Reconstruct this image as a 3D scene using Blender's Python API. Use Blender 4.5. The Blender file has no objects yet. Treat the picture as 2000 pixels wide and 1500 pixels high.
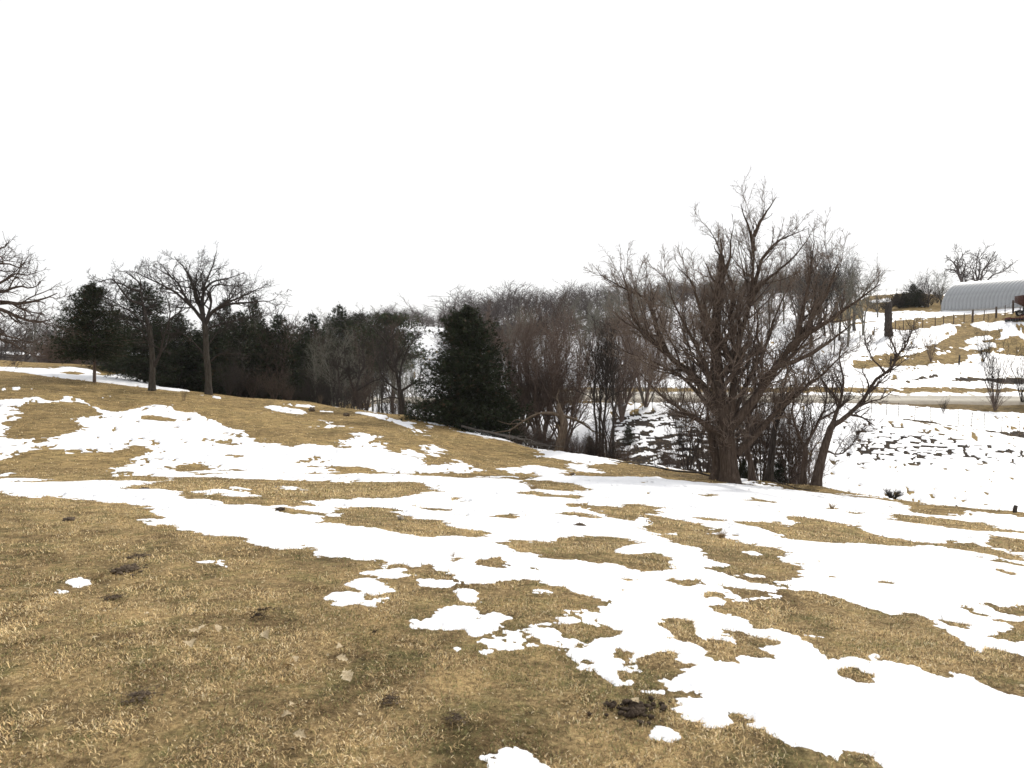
import bpy, math, random, time
import numpy as np
T0 = time.time()
rad = math.radians
scene = bpy.context.scene
COL = scene.collection

# ------------------------------------------------------------------ camera
EYE = 1.6                      # eye height; the ground under the camera is z = 0
FPX = 1500.0                   # focal length in pixels of a 2000 px wide picture
HORIZON = 680.0
PITCH = math.atan((750.0 - HORIZON) / FPX)
cam_data = bpy.data.cameras.new("camera")
cam = bpy.data.objects.new("camera", cam_data)
COL.objects.link(cam)
cam.location = (0, 0, EYE)
cam.rotation_euler = (math.pi / 2 - PITCH, 0, 0)
cam_data.sensor_width = 36.0
cam_data.lens = 36.0 * FPX / 2000.0
cam_data.clip_start = 0.1
cam_data.clip_end = 3000
cam_data.dof.use_dof = True
cam_data.dof.focus_distance = 26.0
cam_data.dof.aperture_fstop = 5.0
scene.camera = cam

# ------------------------------------------------------------------ world: bright thin overcast over a clear sky
SUN_EL, SUN_AZ = rad(38), rad(38)        # azimuth measured from +Y towards +X
world = bpy.data.worlds.new("World")
scene.world = world
world.use_nodes = True
wn, wl = world.node_tree.nodes, world.node_tree.links
wn.clear()
wo = wn.new("ShaderNodeOutputWorld")
bg = wn.new("ShaderNodeBackground")
sky = wn.new("ShaderNodeTexSky")
sky.sky_type = 'NISHITA'
sky.sun_disc = False
sky.sun_elevation = SUN_EL
sky.sun_rotation = SUN_AZ
mixs = wn.new("ShaderNodeMix"); mixs.data_type = 'RGBA'
tc = wn.new("ShaderNodeTexCoord")
cn = wn.new("ShaderNodeTexNoise"); cn.inputs["Scale"].default_value = 1.6; cn.inputs["Detail"].default_value = 4
cm = wn.new("ShaderNodeMapRange"); cm.inputs[1].default_value = 0.25; cm.inputs[2].default_value = 0.75
cm.inputs[3].default_value = 0.86; cm.inputs[4].default_value = 0.97
wl.new(tc.outputs["Generated"], cn.inputs["Vector"]); wl.new(cn.outputs["Fac"], cm.inputs[0])
wl.new(cm.outputs[0], mixs.inputs[0]); wl.new(sky.outputs[0], mixs.inputs[6])
mixs.inputs[7].default_value = (11.6, 11.55, 11.55, 1)       # the white cloud veil
wl.new(mixs.outputs[2], bg.inputs[0]); bg.inputs[1].default_value = 0.095
wl.new(bg.outputs[0], wo.inputs[0])

sd = bpy.data.lights.new("sun", 'SUN'); sd.energy = 3.0; sd.angle = rad(4.0); sd.color = (1.0, 0.95, 0.87)
sun = bpy.data.objects.new("sun", sd); COL.objects.link(sun)
from mathutils import Vector
sdir = Vector((math.sin(SUN_AZ) * math.cos(SUN_EL), math.cos(SUN_AZ) * math.cos(SUN_EL), math.sin(SUN_EL)))
sun.rotation_euler = sdir.to_track_quat('Z', 'Y').to_euler()
sun.location = (0, 0, 60)
vs = scene.view_settings
vs.view_transform = 'Standard'; vs.look = 'None'; vs.gamma = 1.0; vs.exposure = 0.0
vs.use_curve_mapping = False
scene.cycles.max_bounces = 5
scene.cycles.diffuse_bounces = 3
scene.cycles.transparent_max_bounces = 6

# ------------------------------------------------------------------ picture ray -> place (used once, to find where things stand)
cp, sp = math.cos(PITCH), math.sin(PITCH)
def ray(px, py):
    rx, ru = (px - 1000.0) / FPX, (750.0 - py) / FPX
    return (rx, cp + ru * sp, -sp + ru * cp)
def P(px, py, D):
    r = ray(px, py); k = D / r[1]
    return (r[0] * k, D, EYE + r[2] * k)
def proj(x, y, z):
    zc = y * cp - (z - EYE) * sp; u = y * sp + (z - EYE) * cp
    return 1000 + FPX * x / zc, 750 - FPX * u / zc

# ------------------------------------------------------------------ terrain: survey points, thin plate spline between them
COLS = {
 -300: [(931,23),(868,34),(790,48),(730,62),(692,78),(700,95),(690,150),(682,300)],
 0: [(938,23),(895,29),(835,38),(772,50),(737,62),(722,72),(704,84),(722,100),(715,160),(690,300)],
 200: [(938,23.5),(890,31),(835,40),(785,52),(750,63),(737,72),(725,80),(716,88),(738,102),(725,150),(690,300)],
 400: [(936,24),(897,32),(840,43),(795,54),(770,64),(768,72),(780,80),(785,100),(740,150),(690,300)],
 600: [(936,24.5),(885,34),(840,44),(803,56),(785,65),(803,74),(805,95),(750,150),(690,300)],
 700: [(936,25),(887,35),(842,45),(812,56),(800,62),(828,72),(815,90),(750,150),(655,300),(640,345)],
 800: [(937,25.5),(890,35),(850,46),(818,57),(811,61),(845,70),(828,82),(780,105),(700,190),(639,340),(640,380)],
 900: [(937,26),(905,34),(868,45),(838,56),(833,59),(850,66),(826,78),(795,92),(755,120),(690,200),(640,320)],
 1000: [(938,27),(912,35),(884,45),(862,53),(880,60),(848,72),(795,88),(768,96),(740,120),(650,220),(630,300)],
 1100: [(936,28),(918,35),(899,42),(884,48),(905,56),(850,67),(800,76),(786,79),(768,86),(745,100),(700,135),(640,200),(620,300)],
 1200: [(935,29.5),(920,35),(906,41),(897,45),(915,51),(870,60),(815,70),(786,76),(768,83),(745,95),(700,125),(640,180),(605,300)],
 1300: [(936,31),(924,36),(914,41),(935,47),(895,54),(842,63),(800,71),(786,74),(768,81),(745,90),(700,115),(640,155),(590,280)],
 1400: [(942,33),(933,36.5),(926,40),(948,46),(903,52),(850,61),(800,70),(786,73),(768,80),(745,87),(700,105),(620,150),(580,260)],
 1500: [(950,34),(942,37),(965,42),(955,45),(907,52),(850,61),(802,69),(786,73),(768,80),(745,86),(700,99),(620,140),(575,230)],
 1600: [(955,34),(950,36),(972,41),(955,45),(905,52),(850,60),(805,68),(787,73),(767,80),(745,86),(700,97),(655,114),(620,132),(580,180),(572,240)],
 1700: [(968,31.5),(968,33),(985,38),(950,43.5),(890,52),(838,60),(798,68),(788,73),(767,80),(745,86),(700,96),(664,109),(638,120),(612,138),(576,180),(572,230)],
 1800: [(990,29),(984,32),(1000,36),(950,43),(888,52),(838,59.5),(805,66),(791,72),(767,80),(745,86),(700,97),(648,113),(613,129),(590,150),(574,178),(574,230)],
 1900: [(1010,26.5),(993,29.5),(1005,33),(960,40),(895,50),(848,58),(815,65),(792,72),(768,80),(745,86),(700,97),(645,111),(611,124),(607,131),(598,145),(585,190)],
 2000: [(1030,24),(1003,27.5),(1018,31),(968,39),(900,49),(858,56.5),(825,64),(793,72),(768,80),(745,86),(700,97),(637,107),(604,118),(602,130),(596,145),(585,190)],
 2300: [(1090,20),(1040,25),(1050,29),(985,38),(915,48),(870,56),(793,72),(768,80),(745,86),(692,97),(630,107),(600,116),(598,126),(585,150),(575,190)],
}
pts = []
for _px, _l in COLS.items():
    for _py, _D in _l: pts.append(P(_px, _py, _D))
pts += [(0,0,0),(0,3,-.10),(-3,3,-.02),(3,3,-.22),(0,-5,.3),(-8,0,.15),(8,0,-.4),(0,-25,.8),(-25,-5,.7),(25,-5,-1.5),
        (0,8,-.50),(-5,8,-.42),(5,8,-.80),(-10,14,-1.05),(-5,14,-1.1),(0,14,-1.35),(6,14,-1.8),(11,14,-2.2),
        (-9,19,-1.75),(0,19,-2.0),(8,19,-2.55),(14,19,-3.0),(30,10,-3.2),(-20,10,-.5),
        (-80,40,-.6),(-140,100,1),(-200,250,3),(90,60,-4),(140,90,6),(200,200,12),(0,-200,3),(-200,-100,4),(200,-100,-1),(400,500,12),(0,560,4),(-400,500,3)]
pts = np.array(pts)
def warp(x, y):
    r = np.hypot(x, y) + 1e-6
    s = np.log1p(r / 9.0) / r
    return x * s, y * s
def _U(d2):
    return np.where(d2 > 1e-12, 0.5 * d2 * np.log(d2 + 1e-20), 0.0)
_wx, _wy = warp(pts[:, 0], pts[:, 1])
_n = len(pts)
_K = _U((_wx[:, None] - _wx[None]) ** 2 + (_wy[:, None] - _wy[None]) ** 2) + np.eye(_n) * 2e-5
_Pm = np.c_[np.ones(_n), _wx, _wy]
_A = np.block([[_K, _Pm], [_Pm.T, np.zeros((3, 3))]])
_W = np.linalg.solve(_A, np.r_[pts[:, 2], 0, 0, 0])
def height_exact(x, y):
    x = np.asarray(x, float); y = np.asarray(y, float); sh = x.shape
    a, b = warp(x.ravel(), y.ravel()); out = np.empty(a.size)
    for i in range(0, a.size, 20000):
        s = slice(i, i + 20000)
        K = _U((a[s, None] - _wx) ** 2 + (b[s, None] - _wy) ** 2)
        out[s] = K @ _W[:_n] + _W[_n] + _W[_n + 1] * a[s] + _W[_n + 2] * b[s]
    return out.reshape(sh)
# lookup grid in warped space keeps later queries cheap
_G = 700
_gl, _gh = -4.6, 4.6
_gx = np.linspace(_gl, _gh, _G)
def _unwarp(a, b):
    s = np.hypot(a, b) + 1e-9
    r = 9.0 * np.expm1(s)
    return a * r / s, b * r / s
_ga, _gb = np.meshgrid(_gx, _gx)
_ux, _uy = _unwarp(_ga, _gb)
_GZ = height_exact(_ux, _uy)
def bil(G, a, b):
    fa = np.clip((a - _gl) / (_gh - _gl) * (_G - 1), 0, _G - 1.001); fb = np.clip((b - _gl) / (_gh - _gl) * (_G - 1), 0, _G - 1.001)
    i = fa.astype(int); j = fb.astype(int); u = fa - i; v = fb - j
    return (G[j, i] * (1 - u) + G[j, i + 1] * u) * (1 - v) + (G[j + 1, i] * (1 - u) + G[j + 1, i + 1] * u) * v

# ------------------------------------------------------------------ noise
def _hash(ix, iy, seed):
    h = (ix.astype(np.int64) * 374761393 + iy.astype(np.int64) * 668265263 + seed * 1442695041) & 0xffffffff
    h = ((h ^ (h >> 13)) * 1274126177) & 0xffffffff
    return ((h ^ (h >> 16)) & 0xffffff) / float(0xffffff)
def vnoise(x, y, seed=0):
    ix = np.floor(x); iy = np.floor(y); fx = x - ix; fy = y - iy
    ix = ix.astype(np.int64); iy = iy.astype(np.int64)
    fx = fx * fx * fx * (fx * (fx * 6 - 15) + 10); fy = fy * fy * fy * (fy * (fy * 6 - 15) + 10)
    a = _hash(ix, iy, seed); b = _hash(ix + 1, iy, seed); c = _hash(ix, iy + 1, seed); d = _hash(ix + 1, iy + 1, seed)
    return ((a * (1 - fx) + b * fx) * (1 - fy) + (c * (1 - fx) + d * fx) * fy) * 2 - 1
def fbm(x, y, seed=0, octv=4, gain=.55):
    s = 0; a = 1; t = 0
    for o in range(octv):
        c, q = math.cos(o * 1.3), math.sin(o * 1.3)
        s = s + a * vnoise((x * c - y * q) * 2 ** o + o * 7.3, (x * q + y * c) * 2 ** o + o * 3.1, seed + o); t += a; a *= gain
    return s / t
def H(x, y):
    """ground height"""
    x = np.asarray(x, float); y = np.asarray(y, float)
    a, b = warp(x, y)
    r = np.hypot(x, y)
    return bil(_GZ, a, b) + 0.05 * fbm(x / 2.3, y / 2.3, 11, 3) * np.clip(r / 8, .3, 1.6)
def hit(px, py, near=1.5, far=600):
    """where the ray through a picture point first meets the ground"""
    r = ray(px, py)
    D = near * (far / near) ** (np.arange(1500) / 1499.0)
    k = D / r[1]
    x = r[0] * k; z = EYE + r[2] * k
    below = z < H(x, D)
    if not below.any(): return None
    i = int(np.argmax(below))
    if i == 0: return (x[0], D[0])
    lo, hi = D[i - 1], D[i]
    t = np.linspace(lo, hi, 24); k = t / r[1]; b = (EYE + r[2] * k) < H(r[0] * k, t)
    j = int(np.argmax(b)) if b.any() else 23
    return (float(r[0] * k[j]), float(t[j]))
# ------------------------------------------------------------------ snow patches, surveyed from the photograph and laid on the ground
_cx = [-300, 200, 400, 600, 700, 800, 900, 1000, 1100, 1200, 1300, 1400, 1500, 1600, 1700, 1800, 1900, 2000, 2300]
_cd = [63, 64, 66, 66, 63, 62, 60, 54, 49.5, 46, 42.5, 41, 38, 37, 34, 33, 30.5, 28.5, 26]
def crestD(px): return float(np.interp(px, _cx, _cd))
def hitc(px, py, near, far):
    r = ray(px, py); D = near * (far / near) ** (np.arange(700) / 699.0); k = D / r[1]
    x = r[0] * k; z = EYE + r[2] * k; h = H(x, D); b = z < h
    i = int(np.argmax(b)) if b.any() else int(np.argmin(z - h))
    return (x[i], D[i])
V = {1: (0, 700, .35), 2: (650, 800, .35), 3: (1300, 800, .35), 4: (0, 1050, .35), 5: (650, 1050, .35), 6: (1300, 1100, .35),
     7: (1600, 460, .266667), 0: (0, 0, 1.0), 8: (1600, 760, .2), 9: (100, 600, .2)}
def full(l):
    out = []; v = 0
    for q in l:
        if isinstance(q, int): v = q; continue
        o = V[v]; out.append((o[0] + q[0] * o[2], o[1] + q[1] * o[2]))
    return out
SN = []      # (operation, range, points)
def A(op, rng, *l): SN.append((op, rng, full(l)))
# left hillside band
A('+','n',1,(-400,230),(0,232),(100,222),(190,215),(250,220),(280,235),(320,230),(335,210),(440,212),(460,230),(500,240),(540,260),(600,290),(640,300),(700,285),(770,268),(840,262),(960,268),(980,275),(1000,295),(1050,300),(1120,300),(1170,330),(1230,350),(1280,380),(1340,400),(1400,440),(1440,470),(1500,480),(1560,480),(1620,500),(1680,480),(1740,480),(1800,490),(1900,500),(1960,490),
  2,(20,175),(60,190),(100,150),(110,130),(170,125),(240,150),(260,180),(290,210),(330,240),(380,250),(440,265),(500,275),(560,302),(640,310),(670,290),(690,278),(730,288),(760,310),(800,330),(818,347),(700,352),(600,352),(500,352),(400,354),(300,352),(280,345),(200,325),(100,318),(0,318),(-40,320),
  1,(1700,610),(1760,600),(1850,620),(1950,640),(1700,642),(1500,650),(1300,657),(1150,662),(1000,662),(900,657),(800,657),(700,657),(620,660),(640,630),(700,600),(760,570),(820,540),(845,510),(800,490),(740,490),(690,505),(640,520),(560,525),(450,530),(370,530),(350,515),(260,505),(200,515),(130,535),(60,548),(0,572),(-400,700))
A('-','n',1,(160,270),(230,255),(350,250),(440,255),(490,280),(520,315),(470,330),(415,340),(450,380),(400,410),(330,430),(270,450),(220,470),(150,455),(80,450),(35,430),(90,400),(20,365),(60,355),(120,330),(130,300))
A('-','n',1,(925,610),(1000,590),(1090,580),(1190,600),(1180,618),(1100,628),(1040,640),(1000,632),(930,622))
A('-','n',1,(1100,640),(1250,632),(1330,640),(1250,652),(1120,655)); A('-','n',1,(1240,625),(1320,618),(1380,628),(1300,638))
A('-','n',1,(1290,540),(1330,545),(1340,556),(1300,552)); A('-','n',1,(1270,470),(1295,474),(1290,486),(1270,482)); A('-','n',1,(1225,460),(1255,464),(1250,472),(1228,470))
A('-','n',1,(1680,570),(1730,560),(1750,575),(1700,584)); A('-','n',2,(525,290),(560,290),(580,305),(550,310))
A('-','n',1,(820,325),(880,330),(960,345),(900,350),(830,340)); A('-','n',1,(640,640),(720,635),(700,650),(650,652))
# the long field of snow in the hollow and down the right
A('+','n',1,(-400,690),(0,698),(200,698),(400,694),(560,690),(700,688),(880,688),(1000,665),(1150,656),(1400,650),(1700,650),
  2,(0,360),(300,362),(480,370),(650,378),(900,377),(1100,383),(1150,377),(1350,374),(1600,378),(1800,385),(2000,402),
  3,(150,405),(300,415),(450,425),(600,430),(700,442),(800,455),(950,470),(1100,480),(1250,500),(1320,512),(1450,525),(1600,545),(1800,560),(2000,578),(2700,640),
  6,(2700,1800),(1250,1500),(1190,1210),(1140,1150),(1100,1095),(1040,1085),(960,1110),(900,1080),(820,1060),(720,1040),(650,1020),(640,960),(560,905),(540,910),(420,915),(350,935),(250,950),(200,910),(100,870),(60,840),(10,850),
  5,(1900,955),(1920,930),(1900,890),(1860,870),(1790,900),(1700,860),(1620,838),(1590,865),(1550,868),(1530,830),(1480,760),(1400,740),(1360,680),(1335,640),(1350,620),(1420,628),(1490,597),(1500,580),(1560,560),(1590,545),(1520,490),(1460,460),(1400,450),(1335,418),(1400,400),(1450,425),(1505,412),(1445,390),(1455,375),(1530,390),(1560,352),(1640,350),(1550,322),(1520,357),(1470,320),(1380,305),(1230,262),(1180,240),(1100,232),(1000,232),(900,240),(760,255),(740,230),(620,195),(590,180),(600,150),(540,140),(450,155),(380,145),(290,155),(320,120),(260,110),(180,115),(100,105),(0,95),
  1,(1857,1100),(1800,1088),(1700,1040),(1650,1060),(1560,1060),(1480,1040),(1400,1020),(1340,1000),(1200,990),(1060,970),(960,935),(850,925),(790,905),(890,890),(850,860),(820,820),(740,810),(600,805),(560,795),(450,785),(300,775),(150,765),(50,760),(0,747),(-400,735))
A('+','n',1,(-400,680),(0,674),(310,674),(320,680),(150,690),(0,692),(-400,700))
A('+','n',1,(0,648),(60,643),(75,650),(20,660),(-40,664))
A('-','n',1,(880,690),(950,660),(1100,660),(1250,667),(1500,676),(1780,685),(1960,697),2,(100,405),(200,408),(350,405),(480,412),(540,440),(590,460),(500,465),(430,480),(380,495),(300,500),(200,498),(143,494),1,(1960,780),(1850,787),(1760,798),(1690,800),(1720,812),(1780,822),(1740,832),(1660,825),(1600,817),(1530,815),(1440,822),(1340,815),(1280,820),(1220,800),(1100,795),(1000,785),(950,780),(1005,765),(980,742),(880,740),(780,738),(700,735),(620,740),(640,728),(760,713),(850,700))
A('+','n',1,(1085,740),(1160,733),(1250,735),(1300,745),(1400,762),(1480,768),(1380,774),(1290,772),(1240,752),(1160,760)); A('+','n',1,(1240,725),(1330,722),(1390,733),(1330,740)); A('+','n',1,(1590,720),(1640,720),(1660,734),(1600,734))
A('-','n',2,(-60,620),(-30,590),(20,550),(110,545),(240,545),(330,555),(400,565),(380,590),(450,610),(600,620),(700,650),(760,670),(870,680),(860,700),(780,720),(650,710),(490,720),(400,695),(320,685),(250,665),(100,655),(0,640),(-60,642))
A('-','n',1,(1545,845),(1570,838),(1650,848),(1780,862),(1850,870),(1870,855),(1900,835),(2000,833),(2020,935),(1900,930),(1770,920),(1810,900),(1800,882),(1700,877),(1600,870))
A('+','n',1,(1800,880),(1850,868),(1920,868),(1900,880),(1840,888))
for g in ([(380,535),(450,535),(520,545),(620,555),(680,565),(600,570),(520,565),(450,548)],[(650,500),(690,490),(720,500),(690,515)],
          [(760,585),(860,600),(920,585),(1000,580),(1090,600),(1000,618),(920,612),(820,602)],[(660,590),(740,590),(740,602),(680,600)],
          [(1000,390),(1050,385),(1150,395),(1300,410),(1400,430),(1420,450),(1340,458),(1200,450),(1130,435),(1080,410)],
          [(1010,468),(1070,462),(1120,455),(1180,470),(1270,478),(1350,480),(1360,498),(1280,500),(1180,488),(1100,478)],
          [(1215,520),(1300,525),(1400,530),(1500,540),(1600,545),(1700,525),(1800,545),(1820,570),(1900,577),(1750,580),(1720,600),(1650,625),(1560,608),(1500,580),(1450,552),(1350,550)],
          [(1200,585),(1290,570),(1400,580),(1490,600),(1460,612),(1350,602),(1260,592)],
          [(860,720),(950,735),(1030,730),(1100,740),(1220,740),(1300,715),(1400,700),(1500,705),(1600,715),(1700,735),(1770,745),(1700,760),(1600,765),(1570,775),(1640,805),(1740,800),(1800,800),(1900,830),(1980,840),(1890,860),(1870,885),(1990,890),(1850,905),(1720,915),(1620,880),(1560,860),(1480,865),(1350,850),(1150,835),(1100,805),(1000,795),(960,760),(890,745)],
          [(900,378),(960,374),(1050,380),(1130,388),(1000,392),(820,388),(680,384),(700,379)]):
    A('-','n',2,*g)
A('-','n',3,(-150,590),(-20,603),(60,615),(180,640),(270,665),(230,690),(200,710),(300,705),(330,720),(420,740),(520,765),(600,765),(680,790),(755,805),(680,820),(640,840),(720,870),(775,905),(740,940),(640,958),(560,930),(480,915),(340,915),(240,890),(380,870),(280,850),(230,820),(180,780),(100,765),(0,740),(-60,700),(-100,660),(-60,640))
A('+','n',3,(10,680),(60,686),(70,700),(20,698)); A('+','n',3,(450,795),(500,796),(525,808),(480,812))
A('-','n',3,(380,630),(500,630),(600,627),(680,652),(740,645),(700,620),(645,600),(700,590),(800,605),(900,615),(1000,640),(1080,665),(1130,690),(1250,715),(1400,740),(1550,755),(1640,742),(1800,770),(1900,800),(2000,835),(2000,850),(1850,825),(1700,800),(1560,767),(1340,752),(1345,778),(1200,765),(1050,745),(940,755),(850,750),(780,745),(700,715),(600,680),(480,650))
for g in ([(1020,620),(1090,630),(1060,650),(1020,640)],[(1240,600),(1350,590),(1450,600),(1600,610),(1750,635),(1900,670),(2000,680),(2200,700),(2100,710),(2000,695),(1840,690),(1700,680),(1500,655),(1400,630),(1280,620)],
          [(1290,515),(1400,522),(1550,535),(1650,545),(1700,558),(1640,590),(1560,597),(1450,587),(1330,560),(1400,550),(1320,535)],
          [(620,398),(700,432),(850,458),(1000,475),(1150,488),(1300,505),(1500,532),(1650,545),(1850,560),(2000,575),(2300,600),(2300,618),(2000,598),(1850,583),(1660,562),(1500,547),(1300,520),(1150,500),(1000,485),(850,468),(700,448),(610,412)],
          [(1780,710),(1850,705),(1950,720),(2050,735),(2200,770),(2200,830),(2050,805),(1950,800),(1850,770),(1800,740)],
          [(1780,842),(1860,840),(1940,860),(2050,870),(2200,880),(2200,910),(2050,900),(1980,890),(1930,875),(1850,862)],
          [(1840,885),(1900,895),(1960,923),(2050,932),(2050,942),(1960,935),(1870,907)],
          [(0,940),(80,958),(190,958),(180,977),(100,988),(0,957)],[(310,990),(400,1003),(550,1028),(540,1047),(450,1047),(340,1007)],
          [(640,985),(700,983),(705,1002),(660,1014)],[(215,1047),(260,1023),(285,1040)],[(400,940),(520,948),(620,968),(600,980),(500,967)],
          [(180,478),(250,474),(305,482),(240,490)],[(440,505),(520,498),(640,518),(560,524),(470,516)],[(600,565),(650,572),(640,580)],[(890,550),(935,545),(960,555),(920,562)],[(1010,570),(1090,578),(1060,586)],[(180,600),(320,612),(300,625),(240,622)],
          [(915,925),(950,928),(940,940),(918,938)],[(1235,965),(1262,968),(1255,980),(1238,978)],[(1485,827),(1515,832),(1505,842)],[(1640,1095),(1740,1105),(1700,1116),(1650,1105)],[(1750,1075),(1830,1078),(1800,1088)],[(740,858),(790,866),(760,876)],[(1720,1145),(1790,1152),(1770,1162)],[(1420,950),(1465,965),(1440,970)],[(860,850),(885,855),(870,862)]):
    A('-','n',3,*g)
A('-','n',6,(245,253),(300,225),(320,205),(420,215),(500,212),(600,205),(650,205),(700,170),(800,158),(860,173),(960,203),(1060,228),(1150,268),(1240,293),(1330,303),(1350,283),(1430,303),(1480,343),(1530,363),(1560,400),(1620,450),(1700,490),(1830,520),(1950,555),(2200,620),(2200,770),(1950,727),(1850,692),(1750,640),(1650,612),(1530,602),(1400,560),(1250,548),(1180,512),(1100,508),(1050,517),(940,527),(870,492),(790,427),(830,415),(920,430),(925,408),(800,402),(700,387),(600,372),(500,367),(450,322),(350,292))
A('-','n',6,(-10,330),(10,316),(60,310),(112,325),(150,380),(200,428),(260,440),(320,432),(350,445),(400,455),(380,420),(290,405),(350,380),(420,385),(500,430),(590,438),(612,470),(545,480),(575,517),(500,517),(420,522),(410,552),(350,557),(250,542),(180,487),(120,452),(40,427),(60,390),(0,350))
for g in ([(985,608),(1070,603),(1150,628),(1178,655),(1130,667),(1060,652)],[(1850,260),(1900,243),(2200,250),(2200,310),(2000,296),(1900,280)],[(1790,318),(1900,318),(2000,328),(2200,330),(2200,460),(1950,442),(1800,412),(1900,390),(1930,352),(1880,337),(1800,352)],
          [(1535,315),(1690,355),(1640,362)],[(1090,515),(1190,550),(1150,556),(1100,540)],[(1410,570),(1480,585),(1550,610),(1500,617),(1430,592)],[(420,870),(455,888),(445,898),(425,884)],[(1840,502),(1955,535),(1940,545),(1860,525)]):
    A('-','n',6,*g)
for g in ([(1700,680),(1780,640),(1880,630),(1900,690),(1950,720),(1990,715),(1900,750),(1880,790),(1780,770),(1730,740),(1650,710),(1690,690)],[(1590,770),(1690,750),(1740,790),(1640,798)],[(1500,600),(1600,618),(1700,668),(1640,700),(1580,660)],
          [(1840,862),(2000,868),(2020,890),(1900,888)],[(760,150),(800,125),(880,120),(910,112),(950,128),(1000,170),(1050,180),(950,187),(870,165)],[(1080,165),(1150,175),(1150,190),(1090,182)],[(640,115),(700,120),(690,152),(650,142)],[(1580,235),(1650,223),(1710,240),(1640,258)],[(1795,235),(1900,228),(2000,258),(1960,272),(1860,243)],
          [(1430,193),(1490,198),(1490,205),(1440,203)],[(1580,288),(1690,305),(1680,315),(1600,300)],[(350,92),(430,103),(380,108)],[(1400,685),(1435,690),(1430,710),(1405,705)],[(1775,800),(1815,820),(1810,838),(1780,825)],[(1715,815),(1750,818),(1745,832),(1720,830)]):
    A('-','n',5,*g)
# small islands of snow on the grass
for g in ([(120,265),(190,240),(240,238),(270,265),(310,290),(240,320),(200,305),(140,275)],[(10,325),(90,315),(150,325),(180,355),(230,335),(290,350),(280,390),(220,400),(160,375),(100,370),(70,375),(40,350)],
          [(236,200),(290,215),(272,232)],[(315,205),(350,190),(390,215),(360,228),(320,225)],[(490,238),(620,255),(600,274),(520,264)],[(680,303),(750,298),(770,325),(740,337)],[(730,340),(800,348),(782,364)],
          [(405,482),(450,453),(480,473),(540,440),(600,400),(660,390),(740,388),(810,430),(830,450),(900,435),(970,455),(900,480),(930,510),(1000,535),(1060,530),(1045,600),(1020,630),(920,630),(880,665),(810,640),(740,615),(760,560),(700,520),(630,535),(590,510),(500,500)],
          [(615,615),(680,598),(697,622)],[(1083,510),(1130,490),(1150,513),(1220,508),(1285,550),(1230,567),(1150,547),(1090,527)],[(1190,588),(1270,588),(1305,615),(1260,624)],[(1068,588),(1132,605),(1100,614)],
          [(1120,300),(1180,286),(1222,298),(1150,310)],[(1448,490),(1492,493),(1470,512)],[(1298,462),(1342,456),(1320,470)],
          [(720,1230),(800,1180),(860,1185),(920,1145),(1020,1155),(1120,1190),(1230,1220),(1240,1420),(830,1420),(830,1270),(760,1270)],
          [(1770,1045),(1900,1045),(1960,1070),(2000,1150),(2000,1180),(1930,1160),(1890,1180),(1830,1222),(1810,1190),(1850,1150),(1780,1110)],
          [(520,557),(550,560),(530,570)],[(1300,580),(1325,586),(1310,598)],[(1860,985),(1880,978),(1885,990),(1868,1000)]):
    A('+','n',5,*g)
A('-','n',5,(770,440),(830,448),(820,462),(780,455)); A('-','n',5,(890,540),(960,540),(940,570)); A('-','n',5,(790,610),(825,615),(815,628),(795,624))
for g in ([(1150,150),(1160,130),(1190,140),(1240,125),(1290,140),(1360,150),(1270,165),(1160,165)],[(365,255),(410,230),(475,232),(450,290),(430,270),(390,262)],[(270,290),(360,290),(355,306),(290,302)]):
    A('+','n',4,*g)
for g in ([(-200,172),(0,170),(80,160),(150,157),(130,180),(0,184),(-200,190)],[(540,219),(600,215),(600,226),(550,228)],[(1143,213),(1200,212),(1258,222),(1240,230),(1190,224)],[(1440,265),(1520,263),(1620,278),(1700,290),(1742,305),(1700,320),(1600,307),(1500,292)],[(1530,250),(1640,253),(1780,266),(1765,282),(1640,274)],[(1755,287),(1890,303),(1880,312),(1770,300)],[(1480,300),(1530,302),(1500,309)],[(1815,378),(1860,375),(1910,380),(1900,395),(1840,390)]):
    A('+','n',1,*g)
A('+','n',2,(40,2),(90,6),(200,15),(400,53),(700,98),(1000,138),(1110,155),(1150,185),(1250,208),(1350,240),(1480,262),(1570,290),(1540,300),(1450,307),(1300,282),(1160,262),(1150,237),(1180,220),(1120,187),(1000,183),(850,155),(650,115),(450,82),(530,130),(500,140),(420,110),(300,67),(150,27))
A('-','n',2,(330,45),(420,56),(520,80),(620,98),(760,122),(900,145),(900,150),(760,128),(600,100),(420,66))
for g in ([(-100,88),(0,88),(50,95),(40,105),(-60,104)],[(500,212),(540,195),(580,200),(605,240),(570,262),(520,240)],[(370,223),(430,225),(520,262),(480,275),(400,245)],
          [(930,330),(1050,318),(1120,310),(1200,320),(1300,353),(1350,375),(1250,374),(1150,370),(1000,350)],[(1265,317),(1350,303),(1420,315),(1492,338),(1480,355),(1400,347)],
          [(1680,278),(1850,285),(2000,312),(2000,340),(1900,332),(1750,310)],[(1400,300),(1500,280),(1600,285),(1560,302)],[(1740,378),(1830,380),(1830,388),(1760,388)],[(-60,60),(0,70),(30,90),(-60,84)],[(560,110),(600,118),(590,124)]):
    A('+','n',2,*g)
A('+','n',3,(0,297),(150,312),(275,328),(270,340),(150,335),(0,318)); A('+','n',3,(410,378),(500,400),(610,420),(560,427),(450,415))
A('+','n',2,(0,90),(50,80),(30,120),(-50,110)) if False else None
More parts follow.
